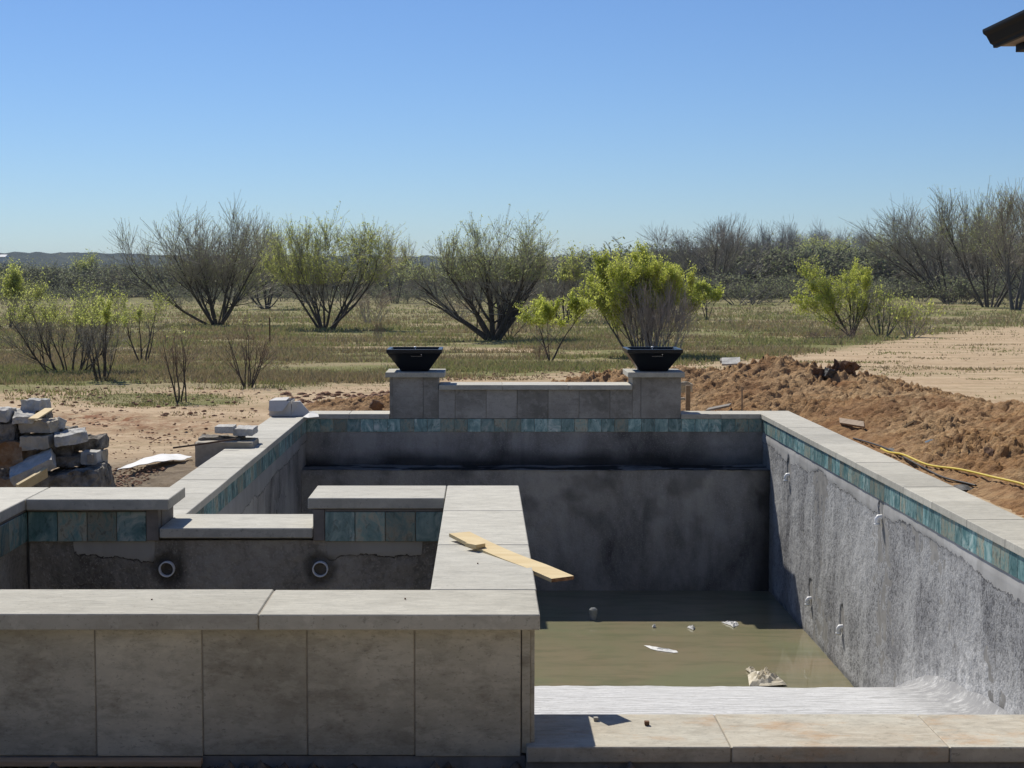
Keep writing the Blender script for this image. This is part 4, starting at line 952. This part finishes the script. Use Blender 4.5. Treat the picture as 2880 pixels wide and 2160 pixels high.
# ------------------------------------------------------------------ house with gutter (top right)
hs = empty("house", (8, 5, -.1), "dark gutter and soffit corner of a house roof in the upper right corner", "house")
GYF = 12.5
def GP_(cx, cy): return PY(2680 + cx / 8.295, cy / 8.295, GYF)
prof = [GP_(690, 690), GP_(740, 665), GP_(755, 690), GP_(745, 735), GP_(690, 745), GP_(705, 790), GP_(780, 850), GP_(840, 960), GP_(870, 1020), GP_(930, 1055), GP_(945, 1120)]
ox_ = prof[0][0]; zt = prof[0][2]; zb_ = prof[-1][2]
outer = [(p[0], p[2]) for p in (GP_(745, 665), GP_(690, 690), GP_(690, 745), GP_(705, 790), GP_(780, 850), GP_(840, 960), GP_(870, 1020), GP_(930, 1055), GP_(945, 1120))]
xb = outer[-1][0] + .03
poly = outer + [(xb, outer[-1][1]), (xb, outer[0][1])]
k = len(poly); vs_ = [(x, GYF, z) for x, z in poly] + [(x, -7.0, z) for x, z in poly]
fs = [tuple(range(k)), tuple(range(2 * k - 1, k - 1, -1))] + [(i, (i + 1) % k, k + (i + 1) % k, k + i) for i in range(k)]
m = MB(); m.add(vs_, fs); o_ = m.build("gutter", M_gutter, hs); fixn(o_)
sz = outer[-1][1]
m = MB(); m.box(xb + .002, xb + .5, -7, GYF - .002, sz + .012, sz + .03, 0); m.build("soffit", M_soffit, hs)
q = PY(2857, 112, GYF - .1); q2 = PY(2857, 147, GYF - .1)
m = MB(); m.box(q[0], q[0] + .3, -7, GYF - .1, q2[2], sz + .010, .002); m.build("beam", M_gutter, hs)
m = MB(); m.box(xb + .5, 15, -7, GYF, -.2, sz + .03, 0); m.build("wall", M_stucco, hs)
m = MB(); m.add([(ox_ + .05, -7, zt + .005), (ox_ + .05, GYF, zt + .005), (9.5, GYF, zt + 1.2), (9.5, -7, zt + 1.2), (15.2, -7, zt + .005), (15.2, GYF, zt + .005), (xb + .1, -7, zt - .03), (xb + .1, GYF, zt - .03), (15, -7, zt - .03), (15, GYF, zt - .03)],
                [(0, 1, 2, 3), (3, 2, 5, 4), (0, 3, 4, 8, 6), (1, 7, 9, 5, 2), (6, 8, 9, 7), (0, 6, 7, 1), (4, 5, 9, 8)]); o_ = m.build("roof", M_shingle, hs); fixn(o_)
# unseen wing behind the viewpoint, its patio roof placed to block sky light
m = MB(); m.box(-9, xb + .49, -7.2, -6.9, -.2, sz + .02, 0); m.build("wall", M_stucco, hs)
m = MB(); m.box(-9.3, xb + .0, -7.2, -2.0, sz - .235, sz - .05, 0); m.build("unseen_patio_roof", M_soffit, hs)
for xx in (-8.6, -4.2):
    m = MB(); m.box(xx, xx + .35, -2.9, -2.55, -.2, sz - .24, .01); m.build("patio_post", M_stucco, hs)
m = MB(); m.box(-9, xb + .4, -6.85, 3.55, -.12, -.050, .005); tag(m.build("bounce_slab", simple("pale_concrete", (.52, .50, .45), (.46, .44, .40), 6)), kind='structure')  # unseen pale slab added to bounce sunlight onto the spa front

# ------------------------------------------------------------------ trees
def _perp(d):
    a = np.where(np.abs(d[:, 2:3]) < .9, np.array([[0, 0, 1.]]), np.array([[1., 0, 0]])); u = np.cross(d, a); u /= np.linalg.norm(u, axis=1, keepdims=True) + 1e-9
    return u, np.cross(d, u)
def prisms(A, B, ra, rb, k=3):
    d = B - A; d /= np.linalg.norm(d, axis=1, keepdims=True) + 1e-9; u, v = _perp(d); n = len(A); V = np.zeros((n, 2 * k, 3))
    for j in range(k):
        an = 2 * math.pi * j / k; o = u * math.cos(an) + v * math.sin(an)
        V[:, j] = A + o * ra[:, None]; V[:, k + j] = B + o * rb[:, None]
    f = np.array([(j, (j + 1) % k, k + (j + 1) % k, k + j) for j in range(k)])
    return V.reshape(-1, 3), (f[None] + (np.arange(n) * 2 * k)[:, None, None]).reshape(-1, 4)
def leafquads(P, size, rng, elong=2.2):
    n = len(P); d = rng.normal(size=(n, 3)); d /= np.linalg.norm(d, axis=1, keepdims=True); u, _ = _perp(d); s = size * rng.uniform(.6, 1.4, (n, 1))
    a = d * s * elong * .5; b = u * s * .5
    V = np.stack([P - a, P + b, P + a, P - b], 1).reshape(-1, 3)
    return V, np.arange(n * 4).reshape(-1, 4)
class Tree:
    """multi stemmed open tree in local coordinates, base at 0; segs: (A,B,ra,rb,level)"""
    def __init__(s, seed, nst=7, tilt=(.15, .9), n1=7, n2=6, n3=4, straight=.5, spread=.5, r0=.07, base=.25, first=.22, uplift=.5, jit=.18, twl=.13, rmin=.0011, pct=1.0):
        rng = np.random.RandomState(seed); s.rng = rng; s.pct = pct; s.A = []; s.B = []; s.ra = []; s.rb = []; s.lv = []; s.tips = []
        s.n = (n1, n2, n3); s.spread = spread; s.uplift = uplift; s.jit = jit; s.first = first; s.twl = twl; s.rmin = rmin
        for i in range(nst):
            az = 2 * math.pi * (i + rng.uniform(-.35, .35)) / nst; t = rng.uniform(*tilt)
            d = np.array([math.cos(az) * math.sin(t), math.sin(az) * math.sin(t), math.cos(t)])
            p = np.array([math.cos(az) * base * rng.uniform(.2, 1) * .3, math.sin(az) * base * rng.uniform(.2, 1) * .3, 0])
            r_ = r0 * rng.uniform(.6, 1.1)
            s.A.append(np.array([0, 0, -.10])); s.B.append(p + [0, 0, .004]); s.ra.append(r_); s.rb.append(r_); s.lv.append(0)
            s.branch(p, d, rng.uniform(.8, 1.05), r_, 0)
        s.A = np.array(s.A); s.B = np.array(s.B); s.ra = np.array(s.ra); s.rb = np.array(s.rb); s.lv = np.array(s.lv); s.tips = np.array(s.tips)
    def branch(s, p, d, L, r, lv):
        rng = s.rng; ns = (7, 5, 3, 2)[lv]; seg = L / ns; q = p.copy(); d = d / np.linalg.norm(d); pts = [q.copy()]; ds = [d.copy()]
        for i in range(ns):
            d = d + np.array([0, 0, s.uplift]) * (1.0 / ns) * (.55 if lv == 0 else .5) + rng.normal(size=3) * s.jit * (1.1 if lv < 2 else 1.4) / math.sqrt(ns)
            d /= np.linalg.norm(d); q = q + d * seg; pts.append(q.copy()); ds.append(d.copy())
        rr = [max(s.rmin, r * (1 - .75 * i / ns)) for i in range(ns + 1)]
        for i in range(ns):
            s.A.append(pts[i]); s.B.append(pts[i + 1]); s.ra.append(rr[i]); s.rb.append(rr[i + 1]); s.lv.append(lv)
            if lv >= 2: s.tips.append(pts[i + 1])
        if lv < 3:
            for _ in range(s.n[lv]):
                t = rng.uniform(s.first if lv == 0 else .12, 1.0); i = min(int(t * ns), ns - 1); f = t * ns - i
                b = pts[i] + (pts[i + 1] - pts[i]) * f; dd = ds[i] + rng.normal(size=3) * s.spread; dd[2] += .15
                ln = (L * (.62 - .32 * t) * rng.uniform(.7, 1.2), L * rng.uniform(.35, .65), s.twl * rng.uniform(.6, 1.4))[lv]
                s.branch(b, dd, ln, max(s.rmin, rr[i] * (.5, .42, .4)[lv]), lv + 1)
    def fit(s, wl, wr, depth, H):
        """stretch so that the crown spans -wl..wr and reaches H"""
        lo = np.percentile(s.B[:, 0], s.pct); hi = np.percentile(s.B[:, 0], 100 - s.pct); top = np.percentile(s.B[:, 2], 99.6); dp = np.percentile(np.abs(s.B[:, 1]), 99.5)
        def f(P):
            P = P.copy(); P[:, 0] = np.where(P[:, 0] < 0, P[:, 0] * wl / -lo, P[:, 0] * wr / hi); P[:, 1] *= depth / dp; P[:, 2] *= H / top; return P
        s.A, s.B, s.tips = f(s.A), f(s.B), f(s.tips); return s
def tree_obj(T, loc, rscale, label, cat, bark, twig, leaf, nleaf, lsize, leafsel=None, group=None, name="mesquite_tree", k0=6, seed=1, clump=2.2):
    e = empty(name, loc, label, cat, group); rng = np.random.RandomState(seed + 5); L = np.array(loc)
    lo = T.lv <= 1
    V, Fc = prisms(T.A[lo], T.B[lo], T.ra[lo] * rscale, T.rb[lo] * rscale, k0)
    mesh("trunk", V + L, Fc, bark, e, True)
    hi = ~lo; V, Fc = prisms(T.A[hi], T.B[hi], T.ra[hi] * rscale, T.rb[hi] * rscale, 3); mi = np.zeros(len(Fc), int); mats = [twig]
    if nleaf:
        P = T.tips if leafsel is None else T.tips[leafsel(T.tips)]
        # leaves gather in clumps: some boughs leaf out more than others
        wgt = fbm(P[:, 0] * 1.6, P[:, 1] * 1.6, P[:, 2] * 1.6, seed=seed + 3) ** clump; wgt /= wgt.sum()
        Q = P[rng.choice(len(P), nleaf, p=wgt)] + rng.normal(size=(nleaf, 3)) * lsize * 1.3
        V2, F2 = leafquads(Q, lsize, rng); Fc = np.concatenate([Fc, F2 + len(V)]); V = np.concatenate([V, V2]); mi = np.concatenate([mi, np.ones(len(F2), int)]); mats.append(leaf)
    o = mesh("crown", V + L, Fc, mats, e, midx=mi)
    return e
def hero(vx, vy, vtop, vl, vr, label, bark=M_bark, twig=M_twig, leaf=M_leaf_m, nleaf=3000, lsize=.05, r=1.0, dep=1.0, name="mesquite_tree", cat="tree", leafsel=None, seed=1, rs=None, clump=2.2, **kw):
    p = GV(vx, vy); sc_ = F / (p[1] * _c) / VS     # V pixels per metre
    H_ = (vy - vtop) / sc_; wl, wr = (vx - vl) / sc_, (vr - vx) / sc_
    T = Tree(seed, **kw).fit(wl, wr, (wl + wr) / 2 * dep, H_)
    return tree_obj(T, (p[0], p[1], float(gz(p[1])) - .03), (rs if rs else H_ * r), label, cat, bark, twig, leaf, nleaf, lsize, (lambda P, f=leafsel, H_=H_, W=(wl, wr): f(P, H_, W)) if leafsel else None, name=name, seed=seed, clump=clump)
upper = lambda a: (lambda P, H_, W: P[:, 2] > a * H_)
big = dict(pct=2.2, nst=9, tilt=(.12, 1.05), n1=9, n2=6, n3=5, twl=.19, first=.2, r0=.014, spread=.38, uplift=.55, jit=.13)
hero(470, 703, 452, 287, 592, "tallest bare mesquite with long fanning stems, left of the picture's middle", leaf=M_leaf_g, nleaf=16000, lsize=.022, seed=11, clump=1.2, **{**big, 'nst': 12, 'tilt': (.1, 1.1), 'first': .2})
hero(575, 668, 488, 500, 668, "yellow green leafing tree between and behind the two big left mesquites", leaf=M_leaf_m, nleaf=30000, lsize=.026, seed=12, clump=1.3, **{**big, 'nst': 7})
hero(700, 713, 470, 588, 850, "spreading mesquite with green tips standing just left of the left bowl", leaf=M_leaf_m, nleaf=36000, lsize=.024, seed=13, clump=1.4, leafsel=upper(.42), **{**big, 'tilt': (.15, .95)})
hero(855, 655, 512, 818, 892, "slim green tipped tree right behind the left bowl's mesquite", leaf=M_leaf_m, nleaf=3000, lsize=.05, seed=14, **{**big, 'nst': 4, 'tilt': (.1, .5)})
hero(1066, 735, 472, 893, 1178, "broad grey mesquite with a dark single trunk between the two bowls", leaf=M_leaf_g, nleaf=26000, lsize=.022, seed=15, clump=1.2, leafsel=upper(.5), **{**big, 'nst': 10, 'tilt': (.15, 1.0), 'base': .1, 'r0': .026})
hero(1098, 732, 628, 1062, 1160, "small dark forked tree touching the trunk of the broad grey mesquite", leaf=M_leaf_g, nleaf=600, lsize=.04, seed=16, **{**big, 'nst': 5, 'n1': 6, 'n2': 5})
hero(1222, 697, 538, 1132, 1292, "dark twiggy mesquite behind the small bright tree in the middle", leaf=M_leaf_m, nleaf=3500, lsize=.05, seed=17, leafsel=upper(.6), **{**big, 'tilt': (.3, 1.1)})
sm = dict(pct=2, nst=4, tilt=(.1, .6), n1=6, n2=5, n3=3, r0=.015, spread=.45, uplift=.6, jit=.16, twl=.12)
hero(1188, 780, 632, 1130, 1268, "small bright green tree standing in the grass between the bowls", leaf=M_leaf, nleaf=9000, lsize=.021, seed=18, leafsel=upper(.55), **{**sm, 'nst': 3, 'base': .05})
hero(1168, 782, 728, 1148, 1192, "low bare reddish shrub at the foot of the small bright tree", twig=M_twig_r, bark=M_twig_r, nleaf=0, seed=19, name="shrub", cat="shrub", **{**sm, 'nst': 9, 'r0': .012, 'n1': 5, 'n2': 4})
# big bright bush behind the right bowl: bare stems below, dense leaf above
def bushsel(P, H_, W): return (P[:, 2] > H_ * (.50 + .0 * P[:, 0])) | ((P[:, 0] < -W[0] * .45) & (P[:, 2] > .18 * H_)) | ((P[:, 0] > W[1] * .8) & (P[:, 2] > .45 * H_))
hero(1395, 772, 541, 1278, 1492, "large bright yellow green bush with bare lower stems behind the right bowl", leaf=M_leaf, nleaf=75000, lsize=.022, seed=20, clump=1.0, leafsel=bushsel, twig=M_twig_p, bark=M_bark_g, name="green_bush", cat="bush", nst=16, tilt=(.05, .85), n1=9, n2=7, n3=4, r0=.012, spread=.38, uplift=.5, jit=.12, base=.7)
hero(1425, 775, 600, 1340, 1500, "bare pale twig thicket in front of the large bright bush", leaf=M_leaf, nleaf=0, seed=21, twig=M_twig_p, bark=M_twig_p, name="shrub", cat="shrub", nst=26, tilt=(.05, .5), n1=6, n2=4, n3=3, r0=.008, spread=.3, uplift=.5, jit=.12, base=1.0)
hero(1528, 690, 600, 1492, 1552, "small bright green shrub right of the large bright bush", leaf=M_leaf, nleaf=2500, lsize=.06, seed=22, leafsel=upper(.5), name="shrub", cat="shrub", **sm)
gr = dict(bark=M_bark, twig=M_twig)
hero(1548, 645, 470, 1405, 1640, "wide leafless grey mesquite above and right of the bright bush", nleaf=0, seed=23, **{**big, **gr, 'tilt': (.2, 1.0), 'n2': 8})
hero(1656, 640, 482, 1592, 1722, "leafless mesquite second from the bright bush in the right tree row", nleaf=0, seed=24, **{**big, **gr})
hero(1730, 612, 482, 1680, 1800, "leafless tree in the right row whose crown stands above the green shrub's left side", nleaf=0, seed=25, **{**big, **gr})
hero(1790, 608, 484, 1745, 1860, "leafless tree in the right row just behind the green shrub", nleaf=0, seed=26, **{**big, **gr})
hero(1860, 612, 500, 1800, 1950, "twiggy grey green tree in the right row left of the giant mesquite group", leaf=M_leaf_g, nleaf=2500, lsize=.07, seed=27, **big)
hero(1840, 727, 563, 1717, 1880, "bright green feathery shrub leaning left on the right side of the field", leaf=M_leaf, nleaf=22000, lsize=.024, seed=28, leafsel=lambda P, H_, W: (P[:, 0] < W[1] * .6) & (P[:, 2] > H_ * .12), twig=M_twig_p, name="shrub", cat="shrub", nst=8, tilt=(.1, .9), n1=7, n2=6, n3=4, r0=.012, spread=.42, uplift=.4, jit=.14)
hero(1835, 728, 655, 1815, 1858, "thin dark sapling at the right foot of the bright feathery shrub", nleaf=0, seed=29, name="sapling", cat="sapling", **{**sm, 'nst': 2})
hero(1905, 728, 612, 1850, 1965, "bare curving shrub right of the bright feathery shrub", leaf=M_leaf_m, nleaf=900, lsize=.04, seed=30, bark=M_bark_g, twig=M_twig_p, name="shrub", cat="shrub", **{**sm, 'nst': 8, 'tilt': (.2, .9), 'base': .5})
hero(1968, 728, 640, 1925, 2030, "pale bare shrub, rightmost of the shrub group on the right", leaf=M_leaf_m, nleaf=700, lsize=.04, seed=31, bark=M_twig_p, twig=M_twig_p, name="shrub", cat="shrub", **{**sm, 'nst': 9, 'tilt': (.2, .9), 'base': .5})
hero(1790, 733, 702, 1735, 1858, "low purple brown brush mound under the bright feathery shrub", nleaf=0, seed=32, bark=M_twig_r, twig=M_twig_r, name="brush", cat="shrub", nst=34, tilt=(.2, 1.2), n1=6, n2=4, n3=3, r0=.02, spread=.7, uplift=.2, jit=.3, base=4)
hero(2052, 653, 432, 1882, 2165, "huge fan shaped mesquite with several dark stems at right", leaf=M_leaf_g, nleaf=12000, lsize=.035, seed=33, leafsel=upper(.5), **{**big, 'nst': 13, 'tilt': (.15, 1.05), 'n1': 10})
hero(2140, 664, 398, 2030, 2235, "tallest right hand mesquite with a leaning trunk, faint green crown", leaf=M_leaf_g, nleaf=16000, lsize=.035, seed=34, leafsel=upper(.45), bark=M_bark, **{**big, 'nst': 6, 'tilt': (.15, .9), 'n1': 11, 'base': .5})
hero(2192, 670, 400, 2120, 2300, "grey trunked tree cut by the right edge of the photo", leaf=M_leaf_g, nleaf=8000, lsize=.035, seed=35, bark=M_bark_g, twig=M_twig_p, **{**big, 'nst': 6, 'tilt': (.1, .6)})
# near shrubs at left
lf = dict(leaf=M_leaf_m, name="shrub", cat="shrub")
hero(152, 806, 612, 22, 262, "widest near shrub at left with fanning dark stems and yellow green tips", nleaf=7000, lsize=.016, seed=41, clump=1.2, leafsel=upper(.6), **lf, pct=2.5, nst=16, tilt=(.1, 1.0), n1=9, n2=6, n3=4, r0=.012, spread=.36, uplift=.5, jit=.15, base=.9, twl=.08)
hero(222, 822, 640, 170, 270, "tall near shrub immediately right of the widest shrub", nleaf=2200, lsize=.016, seed=42, leafsel=upper(.7), **lf, **{**sm, 'nst': 7, 'r0': .013, 'base': .4})
hero(311, 784, 628, 262, 362, "slender near shrub with brownish green tips right of the two big left shrubs", nleaf=2200, lsize=.016, seed=43, leafsel=upper(.6), **lf, **{**sm, 'nst': 4, 'r0': .015, 'base': .3})
hero(385, 868, 678, 352, 440, "thin bare sapling nearest the stone pile, at left", nleaf=60, lsize=.01, seed=44, bark=M_bark, twig=M_twig_r, leafsel=upper(.8), **lf, **{**sm, 'nst': 5, 'r0': .012, 'n1': 5, 'n2': 3, 'n3': 2, 'tilt': (.05, .45)})
hero(538, 838, 662, 472, 604, "bare multi stemmed sapling between the stone pile and the torn box", nleaf=60, lsize=.01, seed=45, bark=M_bark, twig=M_twig_r, leafsel=upper(.8), **lf, **{**sm, 'nst': 8, 'r0': .012, 'n1': 5, 'n2': 3, 'n3': 2, 'tilt': (.1, .6)})
hero(438, 845, 800, 420, 446, "tiny bare twig shoot right of the thin sapling", nleaf=0, seed=46, bark=M_twig_r, twig=M_twig_r, name="shrub", cat="shrub", **{**sm, 'nst': 2, 'n1': 3, 'n2': 2, 'n3': 1})
hero(20, 712, 572, -90, 98, "bright leaved tree at the left edge of the field", nleaf=7000, lsize=.04, seed=47, leafsel=upper(.5), leaf=M_leaf_m, **{**big, 'nst': 6})
hero(205, 640, 545, 160, 265, "green tipped slender tree behind the widest left shrub", nleaf=1800, lsize=.09, seed=48, leafsel=upper(.6), leaf=M_leaf_m, **{**big, 'nst': 4})
# mid-field brush
for i, (a, b, c, d, e_, lab) in enumerate((
        (800, 700, 620, 765, 850, "bare brown brush in mid field right of the leafing mesquite"),
        (818, 735, 690, 805, 832, "short bare twig shrub in open grass above the left bowl"),
        (985, 690, 640, 940, 1030, "bare grey brush left of the broad grey mesquite's trunk"),
        (860, 650, 600, 835, 905, "dark brush at the far end of the gap between the middle trees"),
        (1900, 690, 640, 1870, 1940, "faint grey brush behind the right shrub group"))):
    hero(a, b, c, d, e_, lab, nleaf=0, seed=60 + i, bark=M_twig, twig=M_twig_r if i != 3 else M_twig, name="brush", cat="shrub", nst=14, tilt=(.1, .9), n1=6, n2=4, n3=3, r0=.010, spread=.45, uplift=.35, jit=.2, base=1.0)
hero(2120, 700, 680, 2080, 2160, "fallen bare branch on the grass below the right mesquites", nleaf=0, seed=70, bark=M_twig_p, twig=M_twig_p, name="fallen_branch", cat="branch", nst=5, tilt=(1.2, 1.5), n1=5, n2=3, n3=2, r0=.03, spread=.3, uplift=.05, jit=.15)

# background tree line: copies of a few prototypes
protos = []
for i in range(6):
    T = Tree(200 + i, nst=7, tilt=(.15, .9), n1=7, n2=5, n3=3, r0=.020, spread=.42, uplift=.5, jit=.15, first=.25, rmin=.0022).fit(1.0, 1.0, 1.0, 1.35)
    lf_ = (M_leaf_g, M_leaf_g, M_leaf_m, M_leaf_g, M_leaf_m, M_leaf_g)[i]; nl = (0, 2500, 5000, 1800, 4000, 0)[i]
    protos.append(tree_obj(T, (0, -40 - i * 3, 0), 1.0, "x", "tree", M_bark, M_twig, lf_, nl, .022, (lambda P: P[:, 2] > .5), seed=i + 300))
rnd = random.Random(77); used = set()
kinds = {0: "leafless grey tree in the dense tree line across the far field", 5: "leafless grey tree in the dense tree line across the far field",
         1: "grey green twiggy tree in the dense tree line across the far field", 3: "grey green twiggy tree in the dense tree line across the far field",
         2: "fresh green tree in the dense tree line across the far field", 4: "fresh green tree in the dense tree line across the far field"}
grp = {0: "leafless trees of the far tree line", 1: "grey green trees of the far tree line", 2: "fresh green trees of the far tree line"}
def place(k, x, y, s, rz, sx=1.0):
    src = protos[k]
    if k in used: e = src.copy(); C.objects.link(e); ch = [c.copy() for c in src.children]
    else: e = src; ch = None; used.add(k)
    if ch:
        for c in ch: C.objects.link(c); c.parent = e
    e.location = (x, y, float(gz(y)) - .05); e.scale = (s * sx, s * sx, s); e.rotation_euler = (0, 0, rz)
    v_ = proj(x, y, 0)[0] / VS
    reg = [n_ for l_, n_ in ((210, "behind the near shrubs at far left"), (430, "left of the tallest left mesquite"), (700, "behind the two big left mesquites"), (900, "in the gap above the left bowl"), (1200, "behind the broad grey mesquite"), (1540, "behind the large bright bush"), (1760, "among the leafless right row"), (1930, "behind the bright feathery shrub"), (9999, "behind the huge right mesquites")) if v_ < l_][0]
    kd = {0: "leafless grey", 5: "leafless grey", 1: "grey green", 3: "grey green", 2: "fresh green", 4: "fresh green"}[k]
    e['label'] = kd + " tree in the far tree line " + reg; e['group'] = kd + " far trees " + reg
spots = []
for i in range(150):
    vx_ = rnd.uniform(-60, 2280); near = i < 45
    tline = np.interp(vx_, [0, 250, 480, 900, 1250, 1500, 1800, 2212], [640, 640, 636, 640, 640, 622, 625, 640])
    vy_ = tline - rnd.uniform(0, 14) if near else tline - rnd.uniform(12, 26)
    topv = np.interp(vx_, [0, 250, 300, 480, 900, 1000, 1250, 1400, 1600, 1750, 2212], [596, 598, 572, 566, 580, 566, 560, 535, 512, 500, 490]) + rnd.uniform(0, 30)
    p = GV(vx_, vy_); sc_ = F / (p[1] * _c) / VS; H_ = (vy_ - topv) / sc_
    k = rnd.choice((0, 1, 2, 3, 5, 4) if vx_ < 1400 else (0, 5, 1, 3, 0, 0, 2))
    spots.append((k, p[0], p[1], H_ / 1.35, rnd.uniform(0, 6.28), rnd.uniform(.95, 1.5)))
for s_ in spots: place(*s_)
# far woodland as one mass
def woodland():
    rng = np.random.RandomState(5); Vs, Fs, Ms = [], [], []; n0 = 0; lib = []
    for i in range(4):
        T = Tree(400 + i, nst=5, tilt=(.15, .9), n1=5, n2=4, n3=2, r0=.018, spread=.5, uplift=.4, jit=.2, twl=.16, rmin=.003).fit(1, 1, 1, 1.2)
        V, Fc = prisms(T.A, T.B, T.ra, T.rb, 3); P = T.tips[rng.choice(len(T.tips), 420)] + rng.normal(size=(420, 3)) * .05; V2, F2 = leafquads(P, .035, rng)
        lib.append((np.concatenate([V, V2]), np.concatenate([Fc, F2 + len(V)]), np.concatenate([np.zeros(len(Fc), int), np.ones(len(F2), int)])))
    for i in range(2900):
        y = rng.uniform(230, 600) if i < 700 else (rng.uniform(160, 270) if i < 2500 else rng.uniform(112, 165)); x = rng.uniform(-.55, .60) * y; V, Fc, mi = lib[rng.randint(4)]; h = rng.uniform(2.3, 3.3) if i < 2500 else rng.uniform(.6, 1.5); a = rng.uniform(0, 6.3)
        h *= 1 + .55 * min(1, max(0, x / y / .1)) 
        M_ = np.array([[math.cos(a), math.sin(a), 0], [-math.sin(a), math.cos(a), 0], [0, 0, 1]]) * [1.4, 1.4, 1]
        Vs.append((V @ M_) * h + [x, y, float(gz(y)) - .1]); Fs.append(Fc + n0); n0 += len(V); Ms.append(mi)
    tag(mesh("woodland", np.concatenate(Vs), np.concatenate(Fs), [M_bark_g, M_brush], midx=np.concatenate(Ms), origin=(0, 200, -2)), "far off scrub woodland filling the land below the horizon", "woodland", kind='stuff')
woodland()

# ------------------------------------------------------------------ grass
def grass():
    rng = np.random.RandomState(6); n = 200000
    vxs = rng.uniform(-380, 2600, n); vys = 655 + (905 - 655) * rng.beta(1.6, 1.5, n)
    bn = np.interp(vxs, [0, 200, 400, 600, 840, 1260, 1480, 1700, 1850, 2000, 2212], [850, 848, 838, 842, 822, 806, 784, 768, 748, 722, 702])
    pt = np.exp(-(((vxs - 350) / 190) ** 2 + ((vys - 864) / 15) ** 2) ** 2)
    dens = 1 / (1 + np.exp((vys - bn + 2) / 3.5)) + pt * .45 + .006
    # pixel -> ground
    r1 = (vys * VS - CY) / F; ry = _c - r1 * _s; rz = -_s - r1 * _c; z = np.full(n, -.4)
    for _ in range(12): t = (z - EYE) / rz; z = .5 * z + .5 * gz(ry * t)
    Y_ = ry * t; X_ = (vxs * VS - CX) / F * t
    nz = fbm(X_ * .45, Y_ * .9, seed=44, o=4); sandy = vys > bn + 6; dens = np.where(sandy & (pt < .1), .35 * np.clip((fbm(X_ * .7, Y_ * 1.6, seed=48, o=4) - .56) * 8, 0, 1), dens * np.clip((nz - .38) * 5, .03, 1.1))
    k = (rng.uniform(size=n) < dens) & ~((X_ > PX0 - .1) & (X_ < PX1 + .1) & (Y_ < 15)); X_, Y_, Z_ = X_[k], Y_[k], gz(Y_[k]) - .01; n = len(X_)
    sandy = sandy[k]; nz = nz[k]; V, Fc = [], []; B = 3; out = np.zeros((n, B, 3, 3)); hh = np.clip(.022 + .0014 * Y_, 0, .11)[:, None] * rng.uniform(.5, 1.6, (n, B)) * (.6 + nz[:, None]) * np.where(sandy, .45, 1.)[:, None]
    a = rng.uniform(0, 6.3, (n, B)); o = rng.normal(size=(n, B, 2)) * (.02 + .0012 * Y_[:, None, None]); w_ = (.004 + .00035 * Y_)[:, None]
    bx_ = X_[:, None] + o[..., 0]; by_ = Y_[:, None] + o[..., 1]; ca, sa = np.cos(a), np.sin(a)
    out[:, :, 0] = np.stack([bx_ - ca * w_, by_ - sa * w_, Z_[:, None] + 0 * bx_], -1); out[:, :, 1] = np.stack([bx_ + ca * w_, by_ + sa * w_, Z_[:, None] + 0 * bx_], -1)
    ln = rng.normal(size=(n, B, 2)) * .5; out[:, :, 2] = np.stack([bx_ + ln[..., 0] * hh, by_ + ln[..., 1] * hh, Z_[:, None] + hh], -1)
    dry = (rng.uniform(size=n) < np.clip((fbm(X_ * .25, Y_ * .5, seed=45) - .36) * 3.5, .25, .9)); mi = np.repeat(dry.astype(int), B)
    tag(mesh("grass", out.reshape(-1, 3), np.arange(n * B * 3).reshape(-1, 3), [M_grass, M_straw], midx=mi, origin=(0, 30, -.3)), "short patchy green and dry grass covering the field", "grass", kind='stuff')
grass()
# steel fence posts
for i, (px, y0_, y1_, lab) in enumerate(((759, 893, 962, "thin dark steel post standing between the two big left mesquites"), (1342, 884, 952, "thin dark steel post left of the broad grey mesquite's trunk"), (2485, 838, 908, "thin dark steel post among the right shrub group"))):
    p = G(px, y1_); t = PY(px, y0_, p[1]); m = MB(); m.box(p[0] - .018, p[0] + .018, p[1], p[1] + .008, p[2] - .2, t[2], .001); m.box(p[0] - .004, p[0] + .004, p[1] + .0085, p[1] + .035, p[2] - .2, t[2], .001)
    for j in range(14): z_ = lerp(p[2] + .1, t[2] - .03, j / 13); m.box(p[0] - .008, p[0] + .008, p[1] - .006, p[1] - .0005, z_, z_ + .012, .001)
    tag(m.build("fence_post", M_rust), lab, "post", "steel posts in the field")
# ------------------------------------------------------------------ thin blue air over the distance
hm = bpy.data.materials.new("haze_air"); hm.use_nodes = True; ht = hm.node_tree; ht.nodes.remove(ht.nodes["Principled BSDF"])
hv = ht.nodes.new("ShaderNodeVolumePrincipled"); hv.inputs["Density"].default_value = .00016; hv.inputs["Color"].default_value = (.74, .86, 1, 1)
ht.links.new(hv.outputs[0], ht.nodes["Material Output"].inputs["Volume"])
m = MB(); m.box(-3400, 3400, -300, 4600, -14, 26, 0); tag(m.build("haze", hm), kind='stuff')
